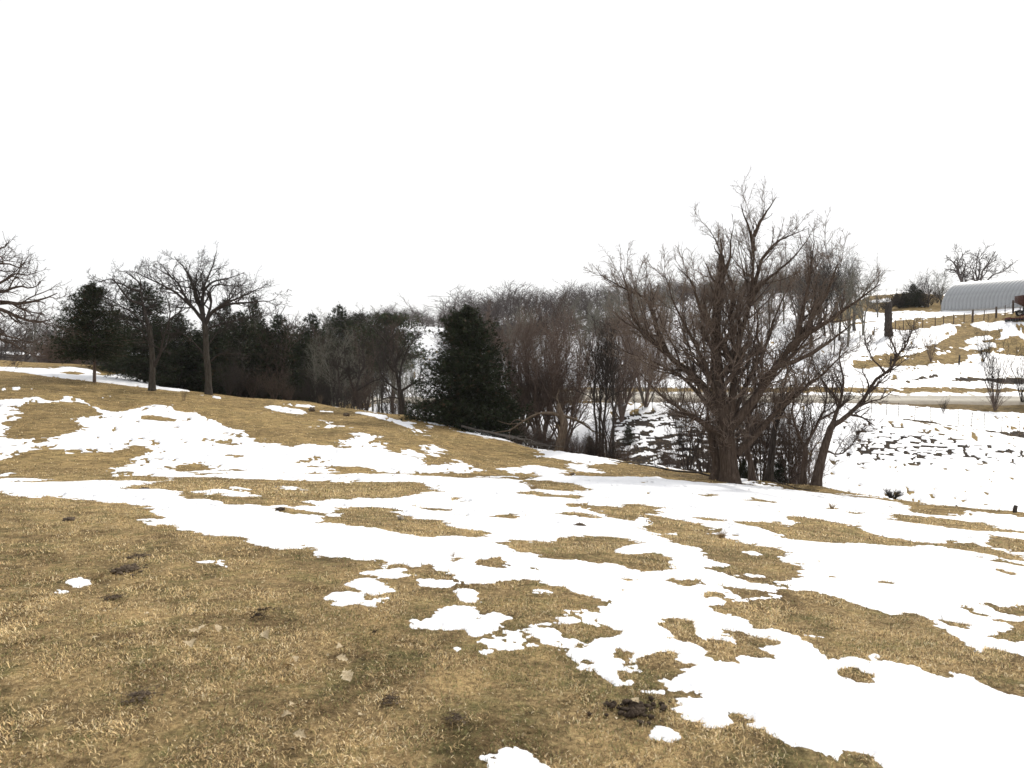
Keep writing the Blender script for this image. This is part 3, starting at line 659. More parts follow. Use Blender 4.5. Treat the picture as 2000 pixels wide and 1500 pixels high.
def proto_bare(habit, h, rng_seed, twig=.008, lv=(12, 9, 7, 5), trunk_r=None, ks=(6, 4, 3, 3), tlow=None):
    """a bare tree around the origin: (trunk mesh geometry, crown geometry)"""
    global RNG
    RNG = np.random.default_rng(rng_seed)
    tr, cr = Geo(), Geo()
    if habit == 'oak':
        th_, r0 = h * .55, trunk_r or h * .028
        stems = [np.array([[0, 0, -.3], [.02 * h, 0, h * .15], [0, .01 * h, h * .3], [.02 * h, 0, th_], [.03 * h, .02 * h, h * .72]])]
        a1, rt1, up1, w1 = 1.0, .85, .12, .22
    elif habit == 'upright':
        r0 = trunk_r or h * .014
        stems = [np.array([[0, 0, -.3], [.01 * h, .01 * h, h * .3], [-.02 * h, 0, h * .6], [.01 * h, -.02 * h, h * .97]])]
        a1, rt1, up1, w1 = .75, .36, .35, .16
    elif habit == 'pair':
        r0 = trunk_r or h * .014
        stems = [np.array([[0, 0, -.3], [.03 * h, .01 * h, h * .3], [.10 * h, 0, h * .6], [.16 * h, -.02 * h, h * .95]]),
                 np.array([[0, 0, -.3], [-.03 * h, .02 * h, h * .3], [-.05 * h, .04 * h, h * .55], [-.13 * h, .05 * h, h * .85]])]
        a1, rt1, up1, w1 = .8, .38, .3, .2
    else:   # shrub
        r0 = trunk_r or h * .011
        stems = []
        for q in range(11):
            a = q * 2.4; s = .18 + .3 * RNG.random(); hh = h * (.55 + .45 * RNG.random())
            stems.append(np.array([[.02 * math.cos(a), .02 * math.sin(a), -.1], [.35 * s * h * math.cos(a), .35 * s * h * math.sin(a), hh * .4], [s * h * math.cos(a), s * h * math.sin(a), hh]]))
        a1, rt1, up1, w1 = .5, .42, .3, .15
    S = np.array([resample(s, 12) for s in stems])
    S += .012 * h * RNG.normal(size=S.shape) * np.linspace(0, 1, 12)[None, :, None]
    R = r0 * (1 - .78 * np.linspace(0, 1, 12)[None] ** .9) * np.ones((len(stems), 1))
    R[:, 0] *= 1.35
    tr.add(*tubes(S, R, 8 if habit != 'shrub' else 4))
    a = S, R
    for i, K in enumerate(lv):
        a = grow(*a, K, [rt1, .5, .5, .5][i], [a1, .75, .75, .7][i], m=[7, 5, 3, 2][i], wob=[w1, w1, .2, .2][i], up=[up1, up1 * .6, .1, .05][i],
                 t0=([tlow or (.32 if habit == 'oak' else .22), .2, .15, .1][i]), rfac=.62, rmin=twig * [1.6, 1.3, 1.0, 1.0][i], rend=[.3, .35, .5, .5][i])
        cr.add(*tubes(*a, ks[i]))
    return tr, cr

PROTO = {}
def bare(key, habit, h, seed, mat, **kw):
    tr, cr = proto_bare(habit, h, seed, **kw)
    PROTO[key] = (h, tr.mesh("trunk", mat), cr.mesh("crown", mat))
bare('oak1', 'oak', 12, 11, B_GREY, lv=(11, 8, 6, 3), twig=.011)
bare('oak2', 'oak', 12, 12, B_DARK, lv=(12, 8, 6, 3), twig=.011)
bare('up1', 'upright', 12, 21, B_LICHEN, lv=(20, 7, 5, 3), twig=.011)
bare('up2', 'upright', 12, 22, B_DARK, lv=(22, 7, 5, 3), twig=.011)
bare('pole', 'upright', 12, 27, B_DARK, lv=(17, 6, 4, 3), twig=.010, tlow=.48, trunk_r=.17)
bare('pair1', 'pair', 12, 23, B_LICHEN, lv=(15, 7, 5, 3), twig=.011)
bare('pair2', 'pair', 12, 24, B_BROWN, lv=(16, 7, 5, 3), twig=.011)
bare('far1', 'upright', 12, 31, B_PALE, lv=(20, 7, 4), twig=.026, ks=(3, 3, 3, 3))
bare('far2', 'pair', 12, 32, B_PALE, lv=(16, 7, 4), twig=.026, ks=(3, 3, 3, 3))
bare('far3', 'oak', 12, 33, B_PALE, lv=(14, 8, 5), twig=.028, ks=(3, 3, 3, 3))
bare('shrub1', 'shrub', 4, 41, B_RED, lv=(7, 6, 4), twig=.007, ks=(3, 3, 3, 3))
bare('shrub2', 'shrub', 4, 42, B_BROWN, lv=(8, 6, 4), twig=.007, ks=(3, 3, 3, 3))
bare('shrub3', 'shrub', 4, 43, B_DARK, lv=(8, 6, 4), twig=.008, ks=(3, 3, 3, 3))
bare('red1', 'shrub', 10, 44, B_RED, lv=(14, 10, 7), twig=.011, ks=(4, 3, 3, 3), trunk_r=.12)

def proto_conifer(h, w, seed, z0=.06, boughs=420, per=46, tuft=.17, shape=1.0, dens=1.0, bark_m=B_DARK, dark=1.0, ragged=.25, keep=None):
    rg = np.random.default_rng(seed)
    tr = Geo(); S = resample([[0, 0, -.3], [.01 * h, 0, h * .4], [0, .005 * h, h * .75], [0, 0, h * .97]], 10)[None]
    tr.add(*tubes(S, (h * .018) * (1 - .93 * np.linspace(0, 1, 10))[None], 7))
    t = 1 - (1 - rg.random(boughs)) ** .8 if False else rg.random(boughs) ** 1.05
    t = z0 + (1 - z0) * t
    prof = np.interp((t - z0) / (1 - z0), [0, .08, .2, .45, .75, .9, 1], np.array([.88, 1.0, .93, .71, .43, .24, .03]) if shape == 1 else np.array([.55, .90, 1.0, .70, .34, .16, .03]) if shape == 3 else np.array([.55, .85, 1, .92, .62, .36, .07]))
    az = rg.random(boughs) * 2 * math.pi
    lobes = 1 + ragged * np.sin(az * 3 + t * 4 + seed) * .5 + ragged * 1.1 * rg.normal(size=boughs)
    L = w * .5 * prof * np.clip(lobes, .35, 1.5)
    d = np.stack([np.cos(az), np.sin(az), np.zeros(boughs)], 1)
    m = 6; s = np.linspace(0, 1, m)
    st = np.clip((t - .30) / .5, 0, 1)[:, None]; rise = (.02 + .36 * st) * (1 if shape == 1 else 1.3)
    Q = np.zeros((boughs, m, 3)); Q[:, :, 2] = (t * h)[:, None]
    Q += d[:, None] * (L[:, None] * s)[..., None]
    Q[:, :, 2] += L[:, None] * (rise * s - .30 * s ** 2 * (1 - st) + .14 * s ** 3)
    Q += .02 * w * rg.normal(size=Q.shape) * s[None, :, None]
    br = Geo(); br.add(*tubes(Q, (.010 + .008 * L)[:, None] * (1 - .8 * s)[None], 3))
    # sprays
    cnt = np.maximum(4, (per * dens * (L / (w * .5)) ** .9).astype(int))
    idx = np.repeat(np.arange(boughs), cnt); n = len(idx)
    u = .12 + .92 * rg.random(n) ** .75; u = np.minimum(u, 1.03)
    f = np.clip(u, 0, .999) * (m - 1); i = f.astype(int); q = (f - i)[:, None]
    pos = Q[idx, i] * (1 - q) + Q[idx, i + 1] * q
    side = np.stack([-d[idx, 1], d[idx, 0], np.zeros(n)], 1)
    sg = rg.normal(size=n) * (.10 + .15 * (1 - np.abs(u - .5))) * L[idx]
    pos = pos + side * sg[:, None]; pos[:, 2] += rg.normal(size=n) * .05 * (1 + L[idx] * .6)
    dirn = nrm(d[idx] * .75 + side * np.sign(sg)[:, None] * (.5 + .5 * rg.random(n))[:, None] + rg.normal(size=(n, 3)) * .35 + np.array([0, 0, .12]))
    ln = tuft * (.6 + .9 * rg.random(n)); wd = ln * (.28 + .2 * rg.random(n))
    nn = nrm(np.cross(dirn, rg.normal(size=(n, 3)))); bb = np.cross(dirn, nn)
    # each spray: three forked slivers
    vs_, fs_ = [], []
    for a_, k_ in ((0, 1.0), (.75, .72), (-.75, .72)):
        dd = dirn * math.cos(a_) + nn * math.sin(a_)
        pp = np.cross(bb, dd)
        o = pos + dirn * (ln * .15)[:, None] * abs(a_)
        v3 = np.stack([o - pp * (wd * .22)[:, None], o + pp * (wd * .22)[:, None] + bb * (wd * .12)[:, None], o + dd * (ln * k_)[:, None]], 1)
        vs_.append(v3)
    V3 = np.concatenate(vs_, 1)      # (n,9,3)
    F3 = (np.arange(n)[:, None, None] * 9 + np.arange(9).reshape(3, 3)[None]).reshape(-1, 3)
    tt = rg.random(n)
    base = np.stack([.020 + .022 * tt, .027 + .026 * tt, .014 + .010 * tt], 1) * dark
    brown = rg.random(n) < .07
    base[brown] = np.array([.070, .046, .028]) * dark
    col = np.repeat(base, 9, 0)
    fol = mesh_np("foliage", V3.reshape(-1, 3), F3, F_CEDAR, False, {"tint": col})
    return h, tr.mesh("trunk", bark_m), br.mesh("branches", bark_m), fol
PROTO['spruce'] = proto_conifer(9.4, 6.7, 5, z0=.05, boughs=980, per=52, tuft=.29, dark=.78, ragged=.32)
PROTO['cedar1'] = proto_conifer(8.6, 5.4, 6, z0=.25, boughs=560, per=56, tuft=.24, shape=3, dark=.9, ragged=.35, bark_m=B_RED)
PROTO['cedar2'] = proto_conifer(9, 5.6, 8, z0=.04, boughs=400, per=42, tuft=.26, shape=2, dark=.8, ragged=.3)
PROTO['cedar3'] = proto_conifer(7, 5.4, 9, z0=.03, boughs=330, per=40, tuft=.26, shape=3, dark=.9, ragged=.4)
PROTO['pine'] = proto_conifer(9, 5.2, 10, z0=.42, boughs=260, per=60, tuft=.26, shape=2, dark=1.45, ragged=.3)

COUNT = {}
def place(key, name, label, cat, x, y, h, rot=None, group=None, zoff=0.0, wide=1.0, extra=None, tilt=0):
    """one tree with its parts"""
    pr = PROTO[key]; s = h / pr[0]
    z = float(H(x, y)) + zoff
    e = empty(name, (x, y, z))
    e.rotation_euler = (tilt, 0, rot if rot is not None else random.random() * 6.28)
    e.scale = (s * wide, s * wide, s)
    tag(e, label, cat, group)
    for me, nm in zip(pr[1:], (("trunk", "crown") if len(pr) == 3 else ("trunk", "branch", "foliage"))):
        link(nm, me, e)
    return e
random.seed(5)
def pl(key, name, label, cat, px, D, hpx, **kw):
    x = (px - 1000) / FPX * D * (cp + 0); r = ray(px, 700); x = r[0] / r[1] * D
    return place(key, name, label, cat, x, D, hpx * D / FPX, **kw)

# ------------------------------------------------------------------ the great multi-stemmed tree
RNG = np.random.default_rng(3)
def hz(*l): return [(1130 + a * .4267, 320 + b * .4267) for a, b in l]
D0 = 34.0
_tr = limbs_from([(.43, .32, 0, hz((692, 1462), (690, 1420), (682, 1300), (668, 1180), (655, 1100))),
                  (.26, .18, (0.5, .8), hz((628, 1440), (636, 1380), (618, 1290), (604, 1200)))], D0, 12, wob=.01)
LB = [
 (.34, .13, .4, hz((660, 1150), (640, 1050), (635, 950), (628, 750), (640, 620), (655, 500), (648, 420))),
 (.24, .020, .8, hz((682, 1240), (705, 1100), (720, 900), (750, 750), (790, 600), (800, 450), (805, 320), (806, 220), (800, 120))),
 (.26, .022, -2.2, hz((690, 1210), (750, 1145), (830, 1040), (920, 900), (1010, 790), (1090, 680), (1150, 560), (1200, 440), (1260, 380), (1310, 340))),
 (.17, .016, (-1.3, -4), hz((960, 850), (1020, 795), (1110, 740), (1200, 680), (1300, 610), (1380, 550), (1470, 515))),
 (.22, .018, 2.0, hz((640, 1150), (600, 1060), (560, 1000), (470, 930), (380, 840), (290, 760), (240, 690), (225, 580), (185, 460), (130, 340))),
 (.15, .015, (1, 3.5), hz((400, 860), (355, 740), (310, 620), (220, 575), (120, 520), (35, 445))),
 (.17, .016, -1.5, hz((690, 900), (640, 780), (590, 720), (550, 640), (515, 540), (460, 480), (380, 425))),
 (.13, .014, 2.4, hz((722, 900), (695, 720), (712, 600), (680, 500), (640, 380), (590, 290), (545, 220))),
 (.12, .013, (.8, 2.2), hz((795, 590), (820, 500), (850, 420), (920, 350), (1010, 310), (1085, 285))),
 (.11, .012, (.6, -1.8), hz((780, 640), (830, 560), (900, 500), (960, 450), (1040, 360), (1100, 260))),
 (.17, .016, -3.0, hz((640, 1230), (560, 1180), (480, 1130), (380, 1060), (300, 980), (240, 890))),
 (.12, .012, (-1.5, -1), hz((1000, 800), (1030, 650), (1055, 540), (1070, 420), (1092, 270))),
 (.20, .016, 1.8, hz((720, 1330), (820, 1235), (900, 1140), (1000, 1050), (1120, 960), (1240, 850), (1300, 760))),
 (.10, .010, (.8, 1.6), hz((803, 330), (835, 260), (880, 190), (922, 125))),
 (.10, .010, (.8, 0), hz((806, 400), (775, 280), (748, 210), (748, 140))),
 (.14, .012, 3.0, hz((700, 1180), (770, 1000), (850, 860), (900, 700), (960, 560), (1010, 430))),
 (.14, .012, -2.6, hz((650, 1120), (570, 900), (500, 760), (440, 640), (400, 520), (330, 400))),
 (.11, .010, (.3, -.6), hz((645, 560), (690, 440), (700, 330), (725, 230))),
 (.13, .012, 3.4, hz((660, 1180), (560, 1060), (450, 960), (330, 900), (200, 850), (110, 760))),
 (.13, .012, (-1.6, -5), hz((900, 930), (1000, 900), (1130, 830), (1240, 740), (1330, 700))),
]
_lb = limbs_from(LB, D0, 14, wob=.035, trunc=.86)
hx, hy = P(1424, 938, D0)[:2]
HERO = empty("multi_stemmed_tree", (hx, hy, float(H(hx, hy))))
tag(HERO, "largest bare tree, its many limbs fanning up from two joined trunks at the snow's edge", "tree")
off0 = np.array(HERO.location)
def rel(Pn, o=None): return Pn - (off0 if o is None else o)
flare = np.array([1.45, 1.12, 1.0] + [1] * 9)
for i in range(2):
    g = Geo(); Pt = rel(_tr[0][i:i + 1]).copy(); Pt[:, 0, 2] -= .25
    g.add(*tubes(Pt, _tr[1][i:i + 1] * flare, 14)); link("trunk", g.mesh("trunk", B_TRUNK), HERO)
for i in range(len(LB)):
    g = Geo(); g.add(*tubes(rel(_lb[0][i:i + 1]), _lb[1][i:i + 1], 9)); link("limb", g.mesh("limb", B_TRUNK), HERO)
_ll = np.linalg.norm(np.diff(_lb[0], axis=1), axis=-1).sum(1)
c1 = grow(_lb[0], _lb[1], 26, .27, .68, m=8, wob=.11, up=.20, t0=.10, rfac=.42, rmin=.015, rend=.3)
c1b = grow(_tr[0], _tr[1], 15, .34, .95, m=7, wob=.17, up=.12, t0=.35, rfac=.2, rmin=.016, lmin=.8)
c2 = grow(*c1, 9, .42, .66, m=5, wob=.16, up=.14, t0=.12, rfac=.6, rmin=.010)
c2b = grow(*c1b, 6, .5, .8, m=5, wob=.2, up=.08, t0=.1, rfac=.6, rmin=.010)
c2 = (np.concatenate([c2[0], c2b[0]]), np.concatenate([c2[1], c2b[1]]))
c3 = grow(*c2, 6, .50, .72, m=3, wob=.2, up=.05, t0=.1, rfac=.7, rmin=.0065, rend=.6)
sel = RNG.random(len(c3[0])) < .9
c4 = grow(c3[0][sel], c3[1][sel], 2, .55, .6, m=2, wob=.16, up=.1, t0=.2, rfac=.8, rmin=.0052, rend=.7, lmin=.10)
g = Geo(); g.add(*tubes(rel(c1[0]), c1[1], 5)); g.add(*tubes(rel(c1b[0]), c1b[1], 4)); link("branch", g.mesh("branches", B_BROWN), HERO)
g = Geo(); g.add(*tubes(rel(c2[0]), c2[1], 3)); g.add(*tubes(rel(c3[0]), c3[1], 3)); g.add(*tubes(rel(c4[0]), c4[1], 3)); o = link("twigs", g.mesh("twigs", B_TWIG), HERO); o["kind"] = "stuff"
print("hero", round(time.time() - T0, 1), g.n)

def traced(name, label, D, trunk, limbs, mat, base, K=(9, 7, 5, 2), up=.12, wob=.2, twig=.010, ratio=(.29, .5, .5, .5), ang=.75, seed=1, cat="tree", sides=8):
    """a tree whose trunk and limbs follow given lines; finer branches grow from them"""
    global RNG
    RNG = np.random.default_rng(seed)
    x, y = P(base[0], base[1], D)[:2]
    e = empty(name, (x, y, float(H(x, y)))); tag(e, label, cat); o3 = np.array(e.location)
    T = limbs_from(trunk, D, 12, wob=.012); T[0][:, 0, 2] -= .3
    g = Geo(); fl = np.r_[1.35, 1.08, np.ones(10)]
    g.add(*tubes(T[0] - o3, T[1] * fl, 12)); link("trunk", g.mesh("trunk", mat if mat is not B_GREY else B_OAK), e)
    L = limbs_from(limbs, D, 12, wob=.05, trunc=.96)
    for i in range(len(limbs)):
        g = Geo(); g.add(*tubes(L[0][i:i + 1] - o3, L[1][i:i + 1], sides - 1)); link("limb", g.mesh("limb", mat if mat is not B_GREY else B_DARK), e)  # grey oaks: limbs darker than their bark, backlight shade put into the colour
    a = grow(*L, K[0], ratio[0], ang, m=7, wob=wob, up=up, t0=.15, rfac=.6, rmin=twig * 1.8, rend=.3)
    g = Geo(); g.add(*tubes(a[0] - o3, a[1], 4))
    for j in (1, 2, 3):
        if K[j] == 0: break
        a = grow(*a, K[j], ratio[j], .75, m=[0, 5, 3, 2][j], wob=.22, up=up * .6, t0=.12, rfac=.65, rmin=twig * [0, 1.25, 1, .9][j], rend=.5)
        g.add(*tubes(a[0] - o3, a[1], 3))
    link("crown", g.mesh("crown", mat if mat is not B_GREY else B_DARK), e)  # grey oaks' twigs darkened likewise, as if seen against bright sky
    return e
def kz(*l): return [(a * .25, 440 + b * .25) for a, b in l]
traced("oak_tree", "tall spreading bare oak with a thick grey trunk on the left hill crest", 64,
       [(.27, .22, 0, kz((1630, 1305), (1625, 1150), (1612, 1000), (1608, 880), (1600, 770)))],
       [(.20, .025, 1, kz((1600, 780), (1570, 660), (1530, 530), (1480, 400), (1430, 320), (1370, 260), (1350, 222))),
        (.17, .022, -3, kz((1592, 750), (1500, 640), (1400, 545), (1300, 480), (1180, 425), (1060, 372), (1010, 335))),
        (.13, .02, (-.8, 2), kz((1510, 650), (1430, 530), (1370, 430), (1250, 350), (1185, 300))),
        (.17, .022, 2, kz((1590, 740), (1585, 570), (1600, 460), (1645, 360), (1680, 250), (1700, 182))),
        (.12, .02, (.8, 3.5), kz((1588, 520), (1650, 450), (1750, 420), (1850, 395), (1920, 362))),
        (.18, .022, -2, kz((1608, 770), (1660, 675), (1750, 632), (1850, 612), (2000, 600), (2110, 595), (2180, 560))),
        (.13, .02, 3, kz((1612, 740), (1650, 600), (1640, 500), (1700, 462), (1800, 478), (1960, 462))),
        (.12, .02, (-.8, -4), kz((1680, 660), (1770, 600), (1880, 560), (2000, 505), (2100, 450))),
        (.10, .018, 3, kz((1600, 700), (1520, 560), (1530, 420), (1560, 330), (1590, 260))),
        (.10, .018, 2.5, kz((1600, 820), (1700, 780), (1850, 740), (2000, 720), (2080, 700))),
        (.08, .015, -2, kz((1592, 1010), (1500, 900), (1410, 840), (1360, 790))),
        (.07, .015, -2, kz((1650, 1060), (1710, 1010), (1810, 1000), (1950, 1020))),
        (.07, .015, 2, kz((1612, 960), (1680, 860), (1780, 780), (1850, 740)))], B_GREY, (407, 766), K=(11, 7, 5, 2), seed=14, twig=.011, up=.05)
traced("oak_tree", "bare oak with a grey trunk forking low in front of the dark cedars", 62,
       [(.24, .17, 0, kz((1187, 1262), (1190, 1150), (1190, 1040), (1180, 900), (1165, 780)))],
       [(.16, .02, 1.5, kz((1165, 790), (1130, 680), (1105, 560), (1100, 450), (1080, 400), (1060, 368))),
        (.12, .018, -2, kz((1120, 620), (1010, 580), (940, 500), (880, 420), (780, 440), (720, 425))),
        (.10, .018, (1, 3), kz((1100, 520), (1010, 490), (960, 460), (900, 450), (840, 470))),
        (.14, .018, -1.5, kz((1205, 1100), (1250, 1000), (1290, 850), (1330, 700), (1310, 560), (1260, 500))),
        (.10, .018, 2, kz((1165, 850), (1080, 720), (960, 640), (820, 560), (730, 520))),
        (.08, .015, -2.5, kz((1180, 930), (1100, 820), (1000, 760), (900, 700), (860, 640))),
        (.09, .015, 2.5, kz((1320, 740), (1400, 680), (1450, 600), (1480, 560))),
        (.08, .015, (1, -2), kz((1110, 500), (1080, 440), (1000, 380), (960, 360), (900, 370)))], B_GREY, (297, 755), K=(10, 6, 5, 2), seed=15, twig=.011, up=.05)
traced("oak_tree", "large old oak whose crooked limbs reach in from the left edge", 44,
       [(.50, .36, 0, kz((-440, 1290), (-435, 1150), (-430, 950), (-425, 780), (-410, 560)))],
       [(.26, .025, -2, kz((-425, 820), (-200, 650), (0, 600), (150, 612), (300, 590), (400, 555), (470, 500))),
        (.16, .02, (-1, -3.5), kz((-180, 645), (0, 660), (120, 712), (250, 748), (340, 755), (420, 738))),
        (.22, .022, 1.5, kz((-420, 780), (-200, 570), (0, 455), (120, 380), (220, 388), (325, 350))),
        (.20, .022, 3, kz((-418, 700), (-300, 420), (-100, 325), (60, 300), (150, 330), (245, 318))),
        (.20, .022, -2, kz((-410, 600), (-200, 260), (-60, 190), (30, 172), (90, 112))),
        (.17, .02, 2, kz((-430, 930), (-150, 830), (0, 848), (150, 890), (300, 925))),
        (.18, .02, -2, kz((-432, 1000), (-150, 870), (0, 880), (150, 960), (270, 1020), (410, 1042))),
        (.16, .02, 0, kz((-410, 580), (-450, 300), (-520, 100), (-600, -50))),
        (.16, .02, 1, kz((-425, 700), (-650, 500), (-900, 420), (-1100, 400))),
        (.12, .02, (0, -1), kz((-100, 500), (20, 520), (140, 480), (250, 490), (340, 430)))], B_BROWN, (-110, 762), K=(9, 7, 5, 2), seed=36, twig=.010)
# leaning group right of the great tree
traced("leaning_tree", "bare tree leaning right over the snowy field beside the great tree", 35.6,
       [(.24, .15, 0, hz((1085, 1468), (1118, 1330), (1150, 1220), (1165, 1195)))],
       [(.13, .03, -1, hz((1160, 1200), (1235, 1150), (1300, 1080), (1350, 1000), (1430, 935), (1455, 860), (1400, 770))),
        (.11, .02, 1.5, hz((1155, 1205), (1190, 1110), (1212, 1000), (1195, 900), (1200, 820))),
        (.05, .012, (-.6, -2), hz((1400, 950), (1340, 880), (1310, 800), (1320, 740))),
        (.06, .012, (-.8, 1), hz((1440, 900), (1500, 830), (1530, 760))),
        (.05, .012, 2, hz((1130, 1310), (1200, 1330), (1270, 1260), (1320, 1180))),
        (.07, .015, 2, hz((1195, 1090), (1130, 1010), (1080, 930), (1060, 840)))], B_BROWN, (1595, 946), K=(12, 8, 5, 2), seed=17, twig=.0065, up=.2)
traced("forked_tree", "bare tree forking low, immediately left of the leaning one", 36.2,
       [(.17, .11, 0, hz((1028, 1455), (1030, 1390), (1040, 1330), (1035, 1290)))],
       [(.09, .018, 1, hz((1035, 1300), (1080, 1210), (1115, 1140), (1135, 1050), (1100, 950))),
        (.08, .018, -1, hz((1036, 1300), (1000, 1220), (980, 1120), (1000, 1000), (960, 900))),
        (.06, .015, 1.8, hz((1100, 1170), (1180, 1130), (1230, 1080), (1260, 1000)))], B_BROWN, (1570, 941), K=(12, 8, 5, 2), seed=18, twig=.0065, up=.2)
traced("slender_tree", "slender curved tree immediately right of the great trunk", 36.5,
       [(.15, .12, 0, hz((795, 1425), (785, 1360), (765, 1290), (760, 1240)))],
       [(.10, .018, 1.5, hz((760, 1250), (790, 1130), (830, 990), (850, 850))),
        (.08, .018, 2.5, hz((762, 1250), (700, 1150), (650, 1020), (560, 900)))], B_BROWN, (1469, 927), K=(12, 8, 5, 2), seed=19, twig=.0065, up=.25)
traced("slender_tree", "straight mossy trunk standing between the slender curved tree and the forked tree", 37.5,
       [(.19, .13, 0, hz((872, 1430), (885, 1330), (895, 1230), (905, 1180)))],
       [(.11, .018, 2.5, hz((905, 1190), (930, 1060), (960, 920), (970, 780))),
        (.09, .018, -1, hz((903, 1200), (960, 1090), (1060, 1000), (1140, 900)))], B_DARK, (1503, 930), K=(12, 8, 5, 2), seed=20, twig=.0065, up=.25)
# dark twisted trees at the middle of the left wood
def mz(*l): return [(450 + a * .25, 540 + b * .25) for a, b in l]
traced("twisted_tree", "dark twisted tree with two crooked arms at the foot of the wood", 66,
       [(.30, .20, 0, mz((985, 985), (978, 930), (970, 890)))],
       [(.15, .025, 1, mz((970, 895), (930, 790), (900, 720), (850, 700), (845, 620))),
        (.14, .02, -1, mz((978, 900), (1040, 860), (1110, 820), (1200, 790))),
        (.12, .02, 2, mz((975, 890), (1010, 780), (1050, 660), (1000, 540))),
        (.10, .02, 1, mz((850, 930), (850, 820), (840, 720), (830, 640), (930, 650)))], B_DARK, (695, 787), K=(11, 8, 5, 2), seed=24, twig=.012, up=.25)
traced("twisted_tree", "dark tree with a long curved limb sweeping left above the snowfield gap", 60.5,
       [(.30, .20, 0, mz((1345, 1060), (1335, 960), (1325, 880)))],
       [(.16, .02, 1, mz((1325, 890), (1290, 720), (1240, 560), (1170, 450), (1090, 370), (1020, 300))),
        (.13, .02, -2, mz((1330, 900), (1420, 840), (1510, 790), (1560, 760))),
        (.12, .02, 2, mz((1325, 880), (1330, 740), (1370, 600), (1430, 500), (1520, 420))),
        (.10, .02, -1, mz((1325, 900), (1240, 840), (1180, 760), (1150, 640))),
        (.08, .02, 1, mz((1340, 960), (1250, 940), (1160, 970), (1090, 960)))], B_DARK, (785, 806), K=(11, 8, 5, 2), seed=25, twig=.010, up=.15)
print("traced", round(time.time() - T0, 1))
# ------------------------------------------------------------------ evergreens
pl('spruce', "evergreen_tree", "tall dark evergreen, broad at the base, standing alone on the slope's snowy edge", "tree", 912, 57.6, 240, rot=.6, zoff=-.1)
pl('cedar3', "evergreen_tree", "low dark evergreen tucked against the right foot of the tall one", "tree", 982, 56.5, 125, rot=2.0, zoff=-.6)
pl('cedar1', "cedar_tree", "cedar with a bare reddish lower trunk and airy crown, farthest left of the evergreens", "tree", 183, 63.5, 192, rot=1.0)
pl('cedar2', "cedar_tree", "large dark cedar behind the low forking oak, reaching almost to the ground", "tree", 282, 72, 196, rot=2.2, wide=.95)
pl('cedar3', "cedar_tree", "dark cedar filling the gap between the two hill crest oaks", "tree", 352, 76, 150, rot=.3, wide=1.1)
CED = {228: "dark cedar low in the gap right of the cedar with the bare trunk", 320: "dark cedar directly behind the low forking oak's right limb", 385: "dark cedar immediately left of the tall spreading oak's trunk", 432: "dark cedar immediately right of the tall spreading oak's trunk",
       470: "reddish-topped dark cedar under the right limbs of the tall spreading oak", 512: "shorter dark cedar at the tip of the tall oak's right limbs", 545: "tall pointed cedar above the tall grass clump", 588: "broad dark cedar in the middle of the left wood",
       441: "narrow cedar spire showing between the tall oak's right limbs", 498: "cedar spire showing behind the shorter cedar right of the tall oak", 610: "dark cedar crown farthest right of the stand behind the oaks", 410: "dark cedar hidden mostly behind the tall spreading oak's trunk"}
ZONE = lambda px, z: next(t for a, t in z if px < a)
FORM = {'up1': 'straight grey', 'up2': 'straight dark', 'pair1': 'forked grey', 'pair2': 'forked brown', 'far1': 'slim pale', 'far2': 'forked pale', 'far3': 'broad-crowned pale', 'oak1': 'spreading', 'shrub1': 'reddish', 'shrub2': 'brown', 'shrub3': 'dark'}
_g = "dark cedars massed behind the oaks on the left hill"
for px, D, h, k, w, r in [(228, 82, 120, 'cedar3', 1.1, .5), (320, 88, 140, 'cedar2', 1.0, 1.9), (385, 79, 130, 'cedar2', 1.1, 3.0), (432, 78, 138, 'cedar2', 1.0, .2), (470, 74, 172, 'cedar3', .95, 1.2),
                          (512, 79, 160, 'cedar3', 1.0, 2.4), (545, 77, 180, 'cedar3', .9, 4.0), (588, 80, 150, 'cedar2', .9, 5.1), (498, 86, 216, 'cedar3', .5, 3.3), (441, 88, 205, 'cedar3', .6, 1.3), (610, 88, 196, 'cedar3', .85, .9), (410, 92, 160, 'cedar3', 1, 4.4)]:
    pl(k, "cedar_tree", CED[px], "tree", px, D, h, rot=r, wide=w, group=_g)
pl('cedar3', "cedar_tree", "pointed cedar poking above the middle of the left wood", "tree", 664, 118, 182, rot=1.2, wide=.8)
pl('cedar2', "cedar_tree", "rounded dark cedar just right of the pointed one in the wood", "tree", 700, 122, 160, rot=3.2, wide=1.1)
pl('pine', "pine_tree", "soft grey-green pine above the wood, left of the open snowfield", "tree", 765, 92, 190, rot=.4)
# young evergreens by the creek and on the far hill
for i, (px, D, h, lab) in enumerate([(1152, 50.5, 52, "small dark evergreen at the foot of the slender trunks by the creek"), (1228, 60, 38, "tiny evergreen on the snowy creek bank"), (1455, 39, 42, "small evergreen bush between the great trunk and the slender tree"), (1527, 40, 70, "dark evergreen bush below the straight mossy trunk"),
                                     (1862, 50.5, 0, "")]):
    if h: pl('cedar3', "young_evergreen", lab, "shrub", px, D, h, rot=i * 1.3, wide=.9)
_g = "cedars on the far hilltop left of the barn"
for px, D, h, r in [(1762, 141, 30, .2), (1780, 143, 42, 2.0), (1793, 140, 34, 4.0), (1748, 146, 24, 1.0)]:
    pl('cedar3', "cedar_tree", "dark round cedar in the clump left of the arched barn", "tree", px, D, h, rot=r, wide=1.15, group=_g)

